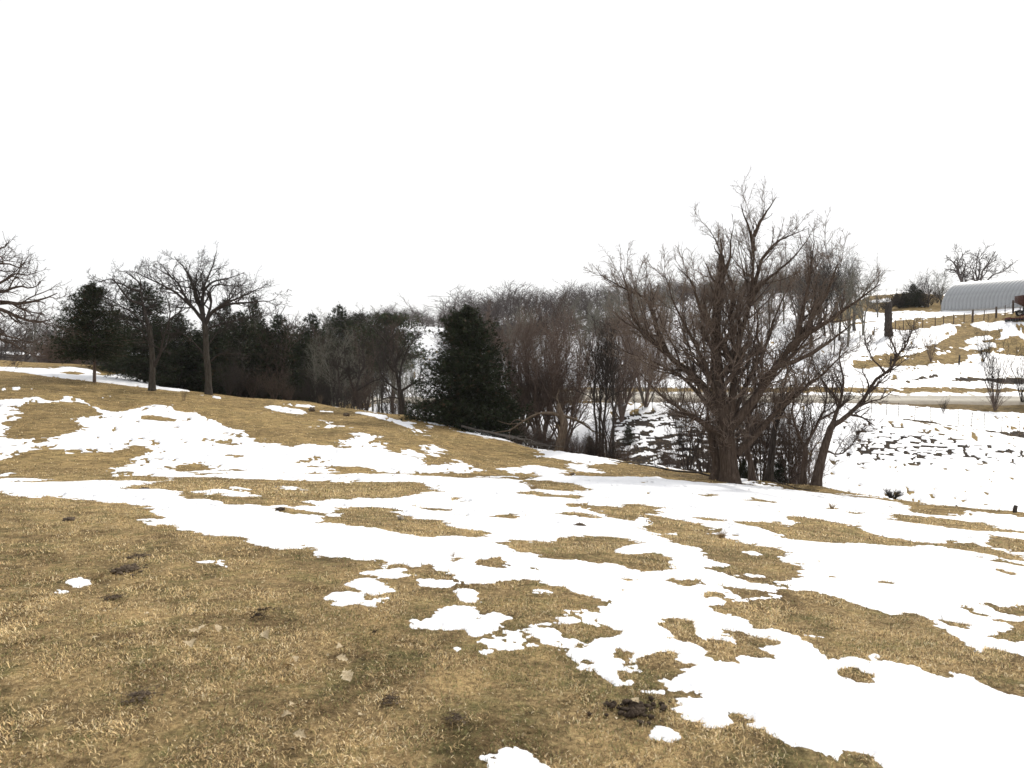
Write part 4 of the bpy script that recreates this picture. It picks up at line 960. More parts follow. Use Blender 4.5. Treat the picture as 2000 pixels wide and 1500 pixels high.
# ------------------------------------------------------------------ left wood: bare trees between and behind the cedars
random.seed(21)
_g = "bare trees of the left wood"
for i in range(30):
    px = 455 + i * 12.8 + random.uniform(-7, 7)
    D = random.uniform(69, 100) if px > 560 else random.uniform(72, 84)
    top = np.interp(px, [450, 560, 650, 720, 800, 850], [650, 645, 645, 640, 655, 680]) + random.choice([0, 8, 25, 45, 70]) + random.uniform(-10, 10)
    x = (px - 1000) / FPX * D; b = proj(x, D, float(H(x, D)))[1]
    k = random.choice(['up1', 'up2', 'pair1', 'up1', 'pair2'])
    pl(k, "bare_tree", f"{FORM[k]} bare tree of the left wood, " + ZONE(px, [(560, "between tall oak and grass clump"), (660, "left of the dark twisted trees"), (740, "around the first twisted tree"), (9999, "around the tree with sweeping limb")]), "tree", px, D, max(60, b - top), group=_g, wide=random.uniform(.8, 1.2))
_g = "undergrowth along the foot of the left wood"
for i in range(22):
    px = 440 + i * 18.5 + random.uniform(-7, 7)
    D = np.interp(px, _cx, _cd) + random.uniform(1.5, 7)
    k = random.choice(['shrub3', 'shrub2'])
    pl(k, "leafless_shrub", f"{FORM[k]} leafless shrub at the wood's foot, " + ZONE(px, [(560, "right of the tall oak"), (690, "near the dry grass clumps"), (9999, "under the twisted trees")]), "shrub", px, D, random.uniform(30, 70), group=_g, wide=random.uniform(.9, 1.4))
_g = "greyish trees beyond the left hill"
for i in range(26):
    px = -60 + i * 12.4 + random.uniform(-6, 6); D = random.uniform(105, 150)
    x = (px - 1000) / FPX * D; b = proj(x, D, float(H(x, D)))[1]
    top = np.interp(px, [-60, 60, 120, 260], [640, 628, 640, 650]) + random.uniform(-8, 22)
    k = random.choice(['far1', 'far2', 'far3', 'up1'])
    pl(k, "bare_tree", f"{FORM[k]} bare tree beyond the left hill, " + ZONE(px, [(50, "behind the left edge oak's limbs"), (150, "left of the bare-trunked cedar"), (9999, "right of the bare-trunked cedar")]), "tree", px, D, max(30, b - top), group=_g, wide=random.uniform(1.1, 1.6))
_g = "reddish shrubs beyond the left hill"
for i in range(10):
    px = 85 + i * 9 + random.uniform(-5, 5); D = random.uniform(92, 100)
    x = (px - 1000) / FPX * D; b = proj(x, D, float(H(x, D)))[1]
    pl('shrub1', "leafless_shrub", "reddish leafless shrub beyond the left hill crest near the cedar's bare trunk", "shrub", px, D, max(30, b - 655 - random.uniform(0, 25)), group=_g, wide=1.2)
_g = "grey trees filling the skyline behind the left wood"
for i in range(30):
    px = 300 + i * 16.0 + random.uniform(-6, 6); D = random.uniform(120, 190)
    x = (px - 1000) / FPX * D; b = proj(x, D, float(H(x, D)))[1]
    top = np.interp(px, [300, 480, 640, 700, 780], [660, 640, 632, 636, 640]) + random.uniform(-6, 14)
    k = random.choice(['far1', 'far2', 'far3'])
    pl(k, "bare_tree", f"{FORM[k]} bare tree in the skyline behind the left wood, " + ZONE(px, [(480, "near the tall oak"), (640, "above the dense cedars"), (9999, "near the pine")]), "tree", px, D, max(30, b - top), group=_g, wide=random.uniform(1.1, 1.7))
# far treeline past the snowfield
_g = "far treeline above the open snowfield"
for i in range(48):
    px = 640 + i * 5.4 + random.uniform(-4, 4); D = random.uniform(335, 375)
    hp = random.uniform(20, 32) + (10 if 740 < px < 830 else 0) + (6 if px > 860 else 0)
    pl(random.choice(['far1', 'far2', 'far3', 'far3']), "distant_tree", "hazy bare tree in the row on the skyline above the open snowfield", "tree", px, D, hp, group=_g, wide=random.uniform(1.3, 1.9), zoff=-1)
# ridge wood
_g = "bare trees on the far ridge"
for i in range(140):
    px = 885 + i * 5.6 + random.uniform(-5, 5); D = random.choice([random.uniform(170, 215), random.uniform(215, 262)])
    if px > 1640: D = random.uniform(150, 185)
    x = (px - 1000) / FPX * D; b = proj(x, D, float(H(x, D)))[1]
    top = np.interp(px, [880, 920, 1000, 1100, 1180, 1300, 1400, 1500, 1600, 1680], [620, 584, 574, 568, 560, 556, 556, 558, 556, 568]) + abs(random.gauss(0, 11))
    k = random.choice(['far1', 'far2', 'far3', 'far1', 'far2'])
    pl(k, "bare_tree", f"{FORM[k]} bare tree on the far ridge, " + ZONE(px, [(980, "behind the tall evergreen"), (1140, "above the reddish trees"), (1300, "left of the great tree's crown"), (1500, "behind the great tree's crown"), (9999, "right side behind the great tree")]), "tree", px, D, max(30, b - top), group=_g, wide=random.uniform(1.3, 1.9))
# slope between road and ridge
_g = "bare trees scattered on the snowy slope below the far ridge"
for i in range(64):
    px = 975 + i * 10.8 + random.uniform(-9, 9); D = random.uniform(92, 165)
    if 1260 < px < 1700: D = random.uniform(100, 150)
    if px > 1655: continue
    if i % 9 == 8: continue
    k = random.choice(['up1', 'up2', 'pair1', 'pair2', 'up1'])
    pl(k, "bare_tree", f"{FORM[k]} bare tree between road and far ridge, " + ZONE(px, [(1140, "behind the reddish trees"), (1260, "behind the slender creek trunks"), (1430, "behind the great tree's left limbs"), (9999, "behind the great tree's right limbs")]), "tree", px, D, random.uniform(5.5, 10.5) / D * FPX, group=_g, wide=random.uniform(.9, 1.3))
_g = "low scrub under the trees of the far ridge"
for i in range(46):
    px = 885 + i * 16.5 + random.uniform(-8, 8); pl('shrub2' if i % 2 else 'shrub3', "leafless_shrub", "low grey-brown scrub under the trees of the far ridge", "shrub", px, random.uniform(160, 225), random.uniform(22, 40), group=_g, wide=2.0)
# clump of reddish multi-stem trees right of the evergreen
for i, (px, D, h, w, lab) in enumerate([(1012, 64, 205, .95, "reddish many-stemmed leafless tree just right of the tall evergreen"), (1058, 62, 235, 1.0, "tallest reddish many-stemmed leafless tree right of the evergreens"), (1102, 61, 205, .9, "brownish many-stemmed leafless tree left of the slender creek trunks"), (1215, 68, 175, .9, "fine-twigged leafless tree right of the slender creek trunks"), (1262, 72, 160, .9, "fine-twigged leafless tree near the road behind the great tree's left limbs")]):
    pl('red1', "many_stemmed_tree", lab, "tree", px, D, h, rot=i * 1.7, wide=w)
for i, (px, D, h, k, lab) in enumerate([(1165, 50, 240, 'pole', "leftmost slender straight trunk by the creek"), (1174, 50.6, 225, 'pole', "second slender straight trunk from the left by the creek"), (1181, 50.2, 250, 'pole', "third slender straight trunk from the left by the creek"), (1188, 51, 200, 'pair2', "fourth slender trunk from the left by the creek"), (1197, 49.6, 245, 'pole', "rightmost and thickest slender trunk by the creek")]):
    pl(k, "slender_creek_tree", lab, "tree", px, D, h, rot=i * 1.1, wide=1.0)
_g = "brush along the creek"
for i in range(26):
    px = 1000 + i * 9 + random.uniform(-6, 6); D = np.interp(px, _cx, _cd) + random.uniform(.6, 4.5)
    k = random.choice(['shrub1', 'shrub2', 'shrub1', 'shrub3'])
    pl(k, "leafless_shrub", f"{FORM[k]} tangled brush by the creek, " + ZONE(px, [(1090, "left of the pale dead stump"), (1160, "between dead stump and slender trunks"), (9999, "right of the slender trunks")]), "shrub", px, D, random.uniform(28, 62), group=_g, wide=random.uniform(1.1, 1.7))
_g = "brush behind the great tree"
for i in range(13):
    px = 1300 + i * 24 + random.uniform(-9, 9); D = np.interp(px, _cx, _cd) + random.uniform(1.0, 7)
    if px > 1600: continue
    pl(random.choice(['shrub1', 'shrub2', 'shrub3']), "leafless_shrub", "brown brush on the bank behind the great tree", "shrub", px, D, random.uniform(25, 60), group=_g, wide=random.uniform(1.0, 1.5))
for i, (px, D, h, k, lab) in enumerate([(1462, 40, 150, 'shrub2', "brown thicket between the great trunk and the slender curved tree"), (1490, 42, 190, 'shrub2', "tall brown thicket behind the slender curved tree"), (1520, 41, 165, 'shrub1', "reddish thicket behind the straight mossy trunk"), (1546, 39.5, 150, 'shrub2', "brown thicket left of the forked tree"),
                                     (1560, 43, 200, 'shrub2', "tall brown thicket behind the forked tree"), (1585, 40.5, 130, 'shrub1', "reddish thicket between the forked tree and the leaning tree"), (1440, 44, 210, 'shrub2', "tall thicket directly behind the great trunk"), (1380, 46, 170, 'shrub2', "brown thicket behind the great tree's left trunk"), (1345, 48, 150, 'shrub3', "dark thicket left of the great trunk on the bank")]):
    pl(k, "thicket", lab, "shrub", px, D, h, rot=i * 1.9, wide=.75)
_g = "saplings along the near side of the road"
for i, px in enumerate([1190, 1207, 1222, 1240, 1256, 1275, 1300, 1330]):
    pl('up2' if i % 2 else 'up1', "sapling", "thin sapling in the row along the near side of the road", "sapling", px, 71, random.uniform(45, 70), group=_g, wide=.8)
_g = "trees on the hillside right of the great tree"
HB = iter(["tallest bare tree on the far hillside, touching the great tree's crown", "second bare tree on the hillside right of the tallest one", "third bare tree on the hillside right of the tallest one", "bare tree on the hillside halfway to the broken stump", "bare tree on the hillside left of the broken stump", "small bare tree immediately left of the broken stump", "bare tree high on the hillside behind the great tree's crown", "bare tree on the hillside behind the great tree's right limbs", "low bare tree at the foot of the hillside trees"])
for px, D, h in [(1585, 104, 190), (1610, 112, 150), (1638, 108, 165), (1655, 103, 150), (1668, 116, 130), (1684, 112, 120), (1600, 125, 120), (1560, 110, 160), (1628, 98, 110)]:
    pl(random.choice(['pair1', 'up2', 'oak1']), "bare_tree", next(HB), "tree", px, D, h, group=_g)
for px, D, h, k, lab, w in [(1818, 95.5, 52, 'shrub1', "reddish-brown shrub on the brown slope above the road", .9), (1921, 95.5, 38, 'shrub3', "low dark bush on the slope above the road", .9), (1945, 71.5, 128, 'shrub3', "tall leafless shrub beside the road at the right", .6), (1946, 69, 50, 'shrub1', "low reddish tangle at the foot of the tall roadside shrub", 1.1),
                            (1999, 73, 95, 'shrub3', "leafless shrub by the road at the right edge of the photo", .7), (1845, 66, 26, 'shrub3', "small dark bush beyond the lower wire fence", .9), (1770, 150, 0, 'far3', "", 1),
                            (1810, 139, 62, 'far3', "small bare tree on the hilltop left of the arched barn", .9), (1835, 144, 62, 'pair1', "reddish-grey bare tree touching the barn's left end", 1.2), (1785, 150, 48, 'far3', "low grey tree behind the hilltop cedars", 1.2), (1712, 130, 60, 'oak1', "dark bare tree on the hill left of the broken snag", .9)]:
    if h: pl(k, "leafless_shrub" if 'shrub' in k else "bare_tree", lab, "shrub" if 'shrub' in k else "tree", px, D, h, wide=w)
_g = "low brush along the hilltop"
for i in range(14):
    pl('shrub3' if i % 2 else 'shrub2', "leafless_shrub", "low brown brush along the hilltop left of the barn", "shrub", 1700 + i * 11 + random.uniform(-5, 5), random.uniform(138, 150), random.uniform(16, 30), group=_g, wide=1.8)
# dead snag by the creek, great stump on the far hill
def jz(*l): return [(1780 + a * .12, 480 + b * .12) for a, b in l]
traced("bare_tree", "big bare tree rising behind the barn roof, thick stem leaning left", 146,
       [(.55, .45, 0, jz((860, 1150), (860, 900), (850, 700)))],
       [(.42, .05, 0, jz((852, 720), (830, 600), (780, 480), (755, 300), (765, 180), (750, 100))),
        (.22, .04, 2, jz((770, 430), (700, 300), (640, 230), (580, 185))), (.22, .04, -2, jz((775, 470), (700, 400), (600, 385), (540, 410))),
        (.25, .04, 2, jz((870, 720), (880, 600), (850, 470), (790, 400))), (.18, .04, -1, jz((765, 380), (830, 300), (845, 200)))], B_PALE, (1883, 606), K=(8, 6, 3, 0), seed=51, twig=.035, ratio=(.4, .5, .5, .5), up=.1)
traced("bare_tree", "wide bare tree behind the barn roof, right of the leaning stem", 150,
       [(.5, .4, 0, jz((1090, 1150), (1090, 900), (1085, 700)))],
       [(.28, .04, 1, jz((1080, 720), (1060, 590), (1110, 450), (1112, 240), (1050, 150))), (.28, .04, -2, jz((1090, 720), (1130, 580), (1160, 420), (1210, 330), (1320, 270), (1400, 200))),
        (.24, .04, 2, jz((1095, 730), (1240, 570), (1330, 470), (1450, 430), (1590, 350))), (.2, .04, -1, jz((1080, 700), (1020, 550), (985, 380), (900, 330))),
        (.2, .04, 2, jz((1085, 700), (1060, 500), (1050, 380), (1090, 80))), (.16, .04, 2, jz((1180, 390), (1260, 280), (1250, 160)))], B_PALE, (1911, 604), K=(8, 6, 3, 0), seed=52, twig=.035, ratio=(.4, .5, .5, .5), up=.1)
def snag(name, label, px, py, D, pts_, radii, mat, limbs_=()):
    x, y = P(px, py, D)[:2]; e = empty(name, (x, y, float(H(x, y)))); tag(e, label, "dead tree"); o3 = np.array(e.location)
    Pn = np.array([P(a, b, D) for a, b in pts_]); Q = resample(Pn, 14)[None]; R = np.interp(np.linspace(0, 1, 14), np.linspace(0, 1, len(radii)), radii)[None]
    rg = np.random.default_rng(int(px)); v_, f_ = tubes(Q - o3, R, 14); v_ += rg.normal(size=v_.shape) * R.max() * .05
    # splintered top
    top = v_[-14:]; top[:, 2] += rg.random(14) * R[0, -1] * 2.2
    cap = np.arange(len(v_) - 14, len(v_))[None]
    g = Geo(); g.add(v_, f_); link("trunk", mesh_np("trunk", v_, [f_, np.array([[cap[0][0], cap[0][i], cap[0][i + 1]] for i in range(1, 13)])], mat, True), e)
    for r0, r1, off, l in limbs_:
        L = limbs_from([(r0, r1, off, l)], D, 10, wob=.06); g = Geo(); g.add(*tubes(L[0] - o3, L[1], 6))
        a = grow(*L, 5, .35, .8, m=5, rmin=.012, up=0); g.add(*tubes(a[0] - o3, a[1], 3)); link("limb", g.mesh("limb", mat), e)
    return e
RNG = np.random.default_rng(8)
snag("broken_stump", "thick broken tree stump on the far hillside, well left of the barn", 1736, 653, 110.5, [(1736, 656), (1735, 640), (1735, 620), (1735, 602)], (.62, .50, .50, .46), B_DARK, [(.2, .08, .4, [(1735, 610), (1728, 602), (1722, 598)])])
snag("broken_stump", "pale splintered dead stump arching over the brush by the creek", 1093, 886, 49.5, [(1090, 890), (1096, 860), (1102, 830), (1094, 805), (1090, 795)], (.33, .28, .26, .22, .13), B_DEAD,
     [(.13, .03, -1, [(1094, 812), (1070, 806), (1040, 812), (1000, 838), (965, 845)]), (.12, .03, 1, [(1100, 812), (1130, 822), (1160, 842), (1180, 850)]), (.06, .02, .5, [(1096, 800), (1088, 780), (1092, 760)])])
def fallen(label, D, lines, mat=B_DEAD, kids=5, name="fallen_branch", off=.05):
    l0 = lines[0][2]; x, y = hitc(*l0[0], 1.5, crestD(l0[0][0]) + 8); o3 = np.array([x, y, float(H(x, y))])
    e = empty(name, o3); tag(e, label, "fallen branch")
    for r0, r1, l in lines:
        w = [hitc(a, b, 1.5, crestD(a) + 8) for a, b in l]
        Ps = resample([(p, q, float(H(p, q)) + r0 + off) for p, q in w], 10)[None]; Rs = np.linspace(r0, r1, 10)[None]
        Ps = Ps + RNG.normal(size=Ps.shape) * .04
        g = Geo(); g.add(*tubes(Ps - o3, Rs, 6)); link("main_branch", g.mesh("main_branch", mat), e)
        a = grow(Ps, Rs, kids, .25, .7, m=5, up=.05, rmin=.010); a2 = grow(*a, 4, .45, .6, m=4, rmin=.007, up=0)
        g = Geo(); g.add(*tubes(a[0] - o3, a[1], 4)); g.add(*tubes(a2[0] - o3, a2[1], 3)); link("side_branches", g.mesh("side_branches", mat), e)["kind"] = "stuff"
fallen("long thin fallen branch lying in the grass left of the great trunk", 40, [(.05, .02, [(1395, 934), (1340, 926), (1290, 920), (1240, 910), (1195, 903)])], B_DARK)
fallen("thin broken branch on the snow right of the great trunk", 36, [(.045, .015, [(1510, 940), (1530, 950), (1560, 958), (1600, 962)])], B_DARK)
fallen("tangle of fallen grey limbs below the low evergreen", 50, [(.10, .03, [(900, 842), (950, 852), (1000, 850), (1060, 862)]), (.08, .02, [(940, 838), (980, 850), (1030, 872), (1070, 868)]), (.07, .02, [(1010, 842), (1050, 858), (1080, 872), (1110, 878)])], B_GREY, 8, "fallen_limbs", .25)

print("plants", round(time.time() - T0, 1))
# ------------------------------------------------------------------ the farm on the hill
def boxes(l):
    """list of (cx,cy,cz,sx,sy,sz) -> geometry"""
    g = Geo(); c = np.array([[-1,-1,-1],[1,-1,-1],[1,1,-1],[-1,1,-1],[-1,-1,1],[1,-1,1],[1,1,1],[-1,1,1]]) * .5
    f = np.array([[0,3,2,1],[4,5,6,7],[0,1,5,4],[1,2,6,5],[2,3,7,6],[3,0,4,7]])
    for b in l: g.add(c * np.array(b[3:6]) + np.array(b[:3]), f)
    return g
def xy(px, D): r = ray(px, 700); return r[0] / r[1] * D, D
def far_hit(px, py): return hitc(px, py, crestD(px) + 1, 400)
def metal():
    g = M("galvanised_steel", .42, .5); g.b.inputs["Metallic"].default_value = .35
    n = g.noise(1, 5, .7, vec=g.vscale((2.5, .5, .5)))
    c = g.ramp(n, [(.3, (.26, .27, .28)), (.6, (.38, .395, .41)), (.8, (.48, .49, .50))])
    g.col(g.mix(g.rng(g.noise(.8, 5, .8), .58, .75, 0, .45), c, (.30, .26, .24))); return g.m
STEEL = metal()
def barn():
    ang = rad(-62); ca, sa = math.cos(ang), math.sin(ang)
    x0, y0, _ = P(1837, 608, 131); z0 = float(H(x0, y0)) + .05
    e = empty("arched_barn", (x0, y0, z0)); e.rotation_euler = (0, 0, ang)
    tag(e, "long arched barn of ribbed grey steel on the hilltop at the right edge", "barn")
    hw, hh, pitch, n = 7.4, 5.0, .62, 44
    ph = np.linspace(0, math.pi, 25)
    cxs = hw - hw * np.sign(np.cos(ph)) * np.abs(np.cos(ph)) ** .93; czs = hh * np.abs(np.sin(ph)) ** .92
    nxs, nzs = -np.cos(ph) / hw, np.sin(ph) / hh; L = np.hypot(nxs, nzs); nxs, nzs = nxs / L, nzs / L
    prof = [(0, 0), (.10, 0), (.19, .19), (.41, .19), (.50, 0), (.62, 0)]
    V_ = np.array([[(u, cxs[i] + nxs[i] * d, czs[i] + nzs[i] * d) for u, d in prof] for i in range(25)]).reshape(-1, 3)
    me = mesh_np("roof_panel", V_, grid_faces(25, 6)[:, ::-1], STEEL, False)
    for k in range(n): link("roof_panel", me, e, (k * pitch, 0, 0))
    for k, nm in ((0, .03), (n * pitch, -.03)):
        vv = np.array([[k + nm, cxs[i], czs[i] - .02] for i in range(25)])
        link("end_wall", mesh_np("end_wall", vv, [np.array([[0, i, i + 1] for i in range(1, 24)])], STEEL), e)
    g = M("weathered_concrete", .9, .2); g.col(g.ramp(g.noise(3, 5, .7), [(.3, (.22, .21, .19)), (.7, (.42, .40, .37))]))
    link("foundation", boxes([(n * pitch / 2, -.10, -.55, n * pitch, .3, 1.2), (n * pitch / 2, 2 * hw + .10, -.55, n * pitch, .3, 1.2), (.1, hw, -.55, .2, 2 * hw - .1, 1.18)]).mesh("foundation", g.m, False), e)
    # sliding door on the far gable
    gd = M("door_steel", .5, .4); gd.col((.30, .31, .32))
    link("sliding_door", boxes([(n * pitch + .06, hw, 1.9, .08, 5.4, 3.8)]).mesh("sliding_door", gd.m, False), e)
barn()
def paint(name, a, b, rough=.6):
    g = M(name, rough, .35); n = g.noise(3, 6, .75)
    g.col(g.ramp(n, [(.35, a), (.6, b), (.8, (.09, .045, .028))])); return g.m
RED = paint("faded_red_paint", (.08, .013, .013), (.13, .022, .022)); RUST = paint("rusty_brown_paint", (.045, .016, .012), (.085, .030, .021))
g_ = M("tyre_rubber", .85, .2); g_.col((.02, .02, .021)); TYRE = g_.m
g_ = M("dull_white_rim", .6, .3); g_.col((.62, .62, .60)); RIM = g_.m
g_ = M("dark_steel", .6, .4); g_.col((.035, .032, .03)); IRON = g_.m
def ringy(r, w, n=24, inner=.55):
    a = np.linspace(0, 2 * math.pi, n, endpoint=False)
    rings = []
    for rr_, yy in ((inner * r, -w / 2), (.9 * r, -w / 2), (r, -w / 3), (r, w / 3), (.9 * r, w / 2), (inner * r, w / 2)):
        rings.append(np.stack([rr_ * np.cos(a), np.full(n, yy), rr_ * np.sin(a)], 1))
    v_ = np.concatenate(rings); f = []
    for k in range(6):
        for i in range(n):
            j = (i + 1) % n; k2 = (k + 1) % 6
            f.append([k * n + i, k * n + j, k2 * n + j, k2 * n + i])
    return v_, np.array(f)
def disc(r, y, n=24):
    a = np.linspace(0, 2 * math.pi, n, endpoint=False)
    v_ = np.vstack([[0, y * 1.6, 0], np.stack([r * np.cos(a), np.full(n, y), r * np.sin(a)], 1)])
    return v_, np.array([[0, 1 + i, 1 + (i + 1) % n] for i in range(n)])
def wagon():
    D = 112.0; x0, y0 = xy(1985, D); z0 = float(H(x0 + 1.5, y0)) - .02
    e = empty("grain_wagon", (x0, y0, z0)); e.rotation_euler = (0, 0, rad(-12))
    tag(e, "rusty red grain wagon with a pale-rimmed wheel at the right edge, before the barn", "wagon")
    g = Geo(); top = [(0, -1.2), (4.2, -1.2), (4.2, 1.2), (0, 1.2)]
    lv = [(2.95, 1.0), (2.05, 1.0), (1.2, .42)]
    v_ = np.array([[2.1 + (x - 2.1) * s, y * s, z + (.25 * (x > 2) if z > 2.9 else 0)] for z, s in lv for x, y in top])
    f = [[a, b, b + 4, a + 4] for r_ in (0, 4) for a, b in ((r_, r_ + 1), (r_ + 1, r_ + 2), (r_ + 2, r_ + 3), (r_ + 3, r_))] + [[8, 9, 10, 11]]
    link("hopper", mesh_np("hopper", v_, np.array(f), RUST), e)
    ribs = [(x, s * 1.23, 2.5, .07, .06, .95) for x in (.05, 1.05, 2.1, 3.15, 4.15) for s in (-1, 1)] + [(2.1, s * 1.23, 2.06, 4.3, .07, .09) for s in (-1, 1)]
    for b in ribs: link("rib", boxes([b]).mesh("rib", RUST, False), e)
    link("chassis", boxes([(2.1, -.5, .75, 4.6, .12, .16), (2.1, .5, .75, 4.6, .12, .16), (.6, 0, .55, .14, 2.0, .14), (3.6, 0, .55, .14, 2.0, .14), (-.4, 0, .6, 1.2, .1, .1)] + [(x, y, 1.0, .1, .1, .6) for x in (.5, 3.7) for y in (-.5, .5)]).mesh("chassis", IRON, False), e)
    tv, tf = ringy(.48, .30); rv, rf = disc(.27, -.13)
    tm = mesh_np("tyre", tv, tf, TYRE, True); rm = mesh_np("rim", np.vstack([rv, rv * [1, -1, 1]]), np.vstack([rf, rf[:, ::-1] + len(rv)]), RIM)
    for x in (.6, 3.6):
        for s in (-1.05, 1.05):
            w = empty("wheel", (x, s, .48)); w.parent = e
            link("tyre", tm, w); link("rim", rm, w)
wagon()
def harrow():
    x0, y0 = far_hit(1968, 634); z0 = float(H(x0 + 1, y0)); e = empty("disc_harrow", (x0, y0, z0)); e.rotation_euler = (0, 0, rad(-8))
    tag(e, "low dark red disc harrow resting on the snow below the grain wagon", "farm implement")
    link("frame", boxes([(1.8, -.6, .55, 3.8, .12, .12), (1.8, .6, .55, 3.8, .12, .12), (.1, 0, .6, .12, 1.3, .12), (3.5, 0, .6, .12, 1.3, .12), (1.8, 0, .6, .12, 1.3, .12), (1.8, 0, .95, .1, .9, .1), (1.8, .4, .75, .08, .08, .5), (1.8, -.4, .75, .08, .08, .5), (-.3, -.1, .45, 1.0, .1, .1)]).mesh("frame", RED, False), e)
    dv, df = disc(.33, .03, 18); dm = mesh_np("blade", np.vstack([dv, dv + [0, .01, 0]]), np.vstack([df, df[:, ::-1] + len(dv)]), IRON)
    for s in (-.6, .6):
        for k in range(11):
            o = link("blade", dm, e, (.1 + k * .34, s, .32)); o.rotation_euler = (0, 0, rad(72 if s < 0 else 108))
harrow()
def pile(name, label, pxs, pys, n, mat, hgt, cat, ln=1.6, r=(.03, .08), seed=3):
    rg = np.random.default_rng(seed); a = far_hit(pxs[0], pys[0]); b = far_hit(pxs[1], pys[1])
    e = empty(name, (a[0], a[1], float(H(*a)))); tag(e, label, cat); o3 = np.array(e.location); g = Geo()
    for i in range(n):
        t = rg.random(); x = a[0] + (b[0] - a[0]) * t; y = a[1] + (b[1] - a[1]) * t + rg.normal() * .4; z = float(H(x, y)) + rg.random() ** 1.5 * hgt * (1 - (2 * t - 1) ** 2 * .5)
        d = nrm(np.array([rg.normal() * 1.2, rg.normal(), rg.normal() * .18])) * ln * (.5 + rg.random()) / 2
        Q = np.array([[x, y, z] - d, [x, y, z] + d * .1 + rg.normal(size=3) * .05, [x, y, z] + d])[None] - o3; rr_ = rg.uniform(*r)
        m_2 = Geo(); m_2.add(*tubes(Q, np.array([[rr_, rr_ * .9, rr_ * .6]]), 5)); g.add(m_2.v[0], m_2.f[0])
        if i < 40: link("timber" if 'timber' in name else "stick", m_2.mesh("stick", mat), e); 
    o = link("brush", g.mesh("brush", mat), e); o["kind"] = "stuff"
pile("timber_pile", "long low pile of dark timber and brush below the hilltop wire fence", (1903, 632), (1958, 628), 70, B_DARK, .75, "pile", 1.8)

def fence(name, label, posts, hpost, rpost, mat, wires, wmat, thick=()):
    """posts: picture bases"""
    pts3 = []
    for px, py in posts:
        a = far_hit(px, py); pts3.append((a[0], a[1], float(H(*a))))
    e = empty(name, pts3[0]); tag(e, label, "fence"); o3 = np.array(pts3[0]); rg = np.random.default_rng(len(posts))
    tops = []
    for i, p in enumerate(pts3):
        k = 1.0 + rg.normal() * .05; lean = rg.normal(size=2) * .05; r = rpost * (2.3 if i in thick else 1) ; hh_ = hpost * k * (1.18 if i in thick else 1)
        Q = np.array([[p[0], p[1], p[2] - .3], [p[0] + lean[0] * .5, p[1] + lean[1] * .5, p[2] + hh_ * .5], [p[0] + lean[0], p[1] + lean[1], p[2] + hh_]])[None]
        g = Geo(); v_, f_ = tubes(Q - o3, np.array([[r, r * .95, r * .9]]), 7); g.add(v_, f_)
        capi = np.arange(14, 21); f3 = np.array([[14, 14 + i_, 15 + i_] for i_ in range(1, 6)])
        link("post", mesh_np("post", v_, [f_, f3], mat), e)
        tops.append((Q[0, 2], p, hh_))
    for w in range(wires):
        q = (w + 1) / wires * .93; L = []
        for i in range(len(tops) - 1):
            a = np.array(pts3[i]) + [0, 0, tops[i][2] * q]; b = np.array(pts3[i + 1]) + [0, 0, tops[i + 1][2] * q]
            for t in np.linspace(0, 1, 7)[:-1]:
                c = a + (b - a) * t; c[2] -= .05 * 4 * t * (1 - t); L.append(c)
        L.append(np.array(pts3[-1]) + [0, 0, tops[-1][2] * q])
        g = Geo(); g.add(*tubes(np.array(L)[None] - o3, np.full((1, len(L)), .011), 3)); link("wire", g.mesh("wire", wmat), e)
g_ = M("rusty_wire", .8, .3); g_.col((.10, .075, .06)); WIRE = g_.m
Wp = lambda l: [(1600 + a * .266667, 460 + b * .266667) for a, b in l]
fence("wire_fence", "hilltop wire fence with wooden posts running below the arched barn", Wp([(300, 775), (400, 740), (480, 722), (560, 705), (617, 697), (690, 688), (757, 680), (850, 668), (910, 658), (985, 652), (1060, 645), (1122, 638), (1205, 622), (1295, 606), (1360, 590), (1420, 570), (1500, 566), (1600, 562)]), 1.5, .065, B_BROWN, 4, WIRE, (11, 13, 15))
fence("wire_fence", "lower wire fence with thin steel posts between the snowy field and the road", [(1600 + a * .2, 760 + b * .2) for a, b in ((250, 205), (380, 215), (510, 236), (655, 262), (772, 282), (932, 312), (1090, 336), (1355, 370), (1480, 385), (1620, 408), (1780, 437), (1960, 462), (2150, 500))], 1.25, .022, B_BROWN, 5, WIRE)
for px, py, lab in ((1873, 713, "lone leaning wooden post on the slope between shrub and dark bush"), (1739, 715, "lone wooden post at the foot of the brown slope, left of the reddish shrub"), (1990, 1004, "short dark wooden post at the right edge of the near field")):
    if py > 900: x, y = xy(px, 27.4)
    else: x, y = far_hit(px, py)
    z = float(H(x, y)); s = 1.2 if py < 900 else .24; r = .10 if py < 900 else .07
    Q = np.array([[0, 0, -.2], [.03, 0, s * .5], [.07, .02, s]])[None]; v_, f_ = tubes(Q, np.array([[r, r, r * .9]]), 9)
    tag(link("post", mesh_np("post", v_, [f_, np.array([[18, 18 + i, 19 + i] for i in range(1, 8)])], B_DARK), None, (x, y, z)), lab, "post")

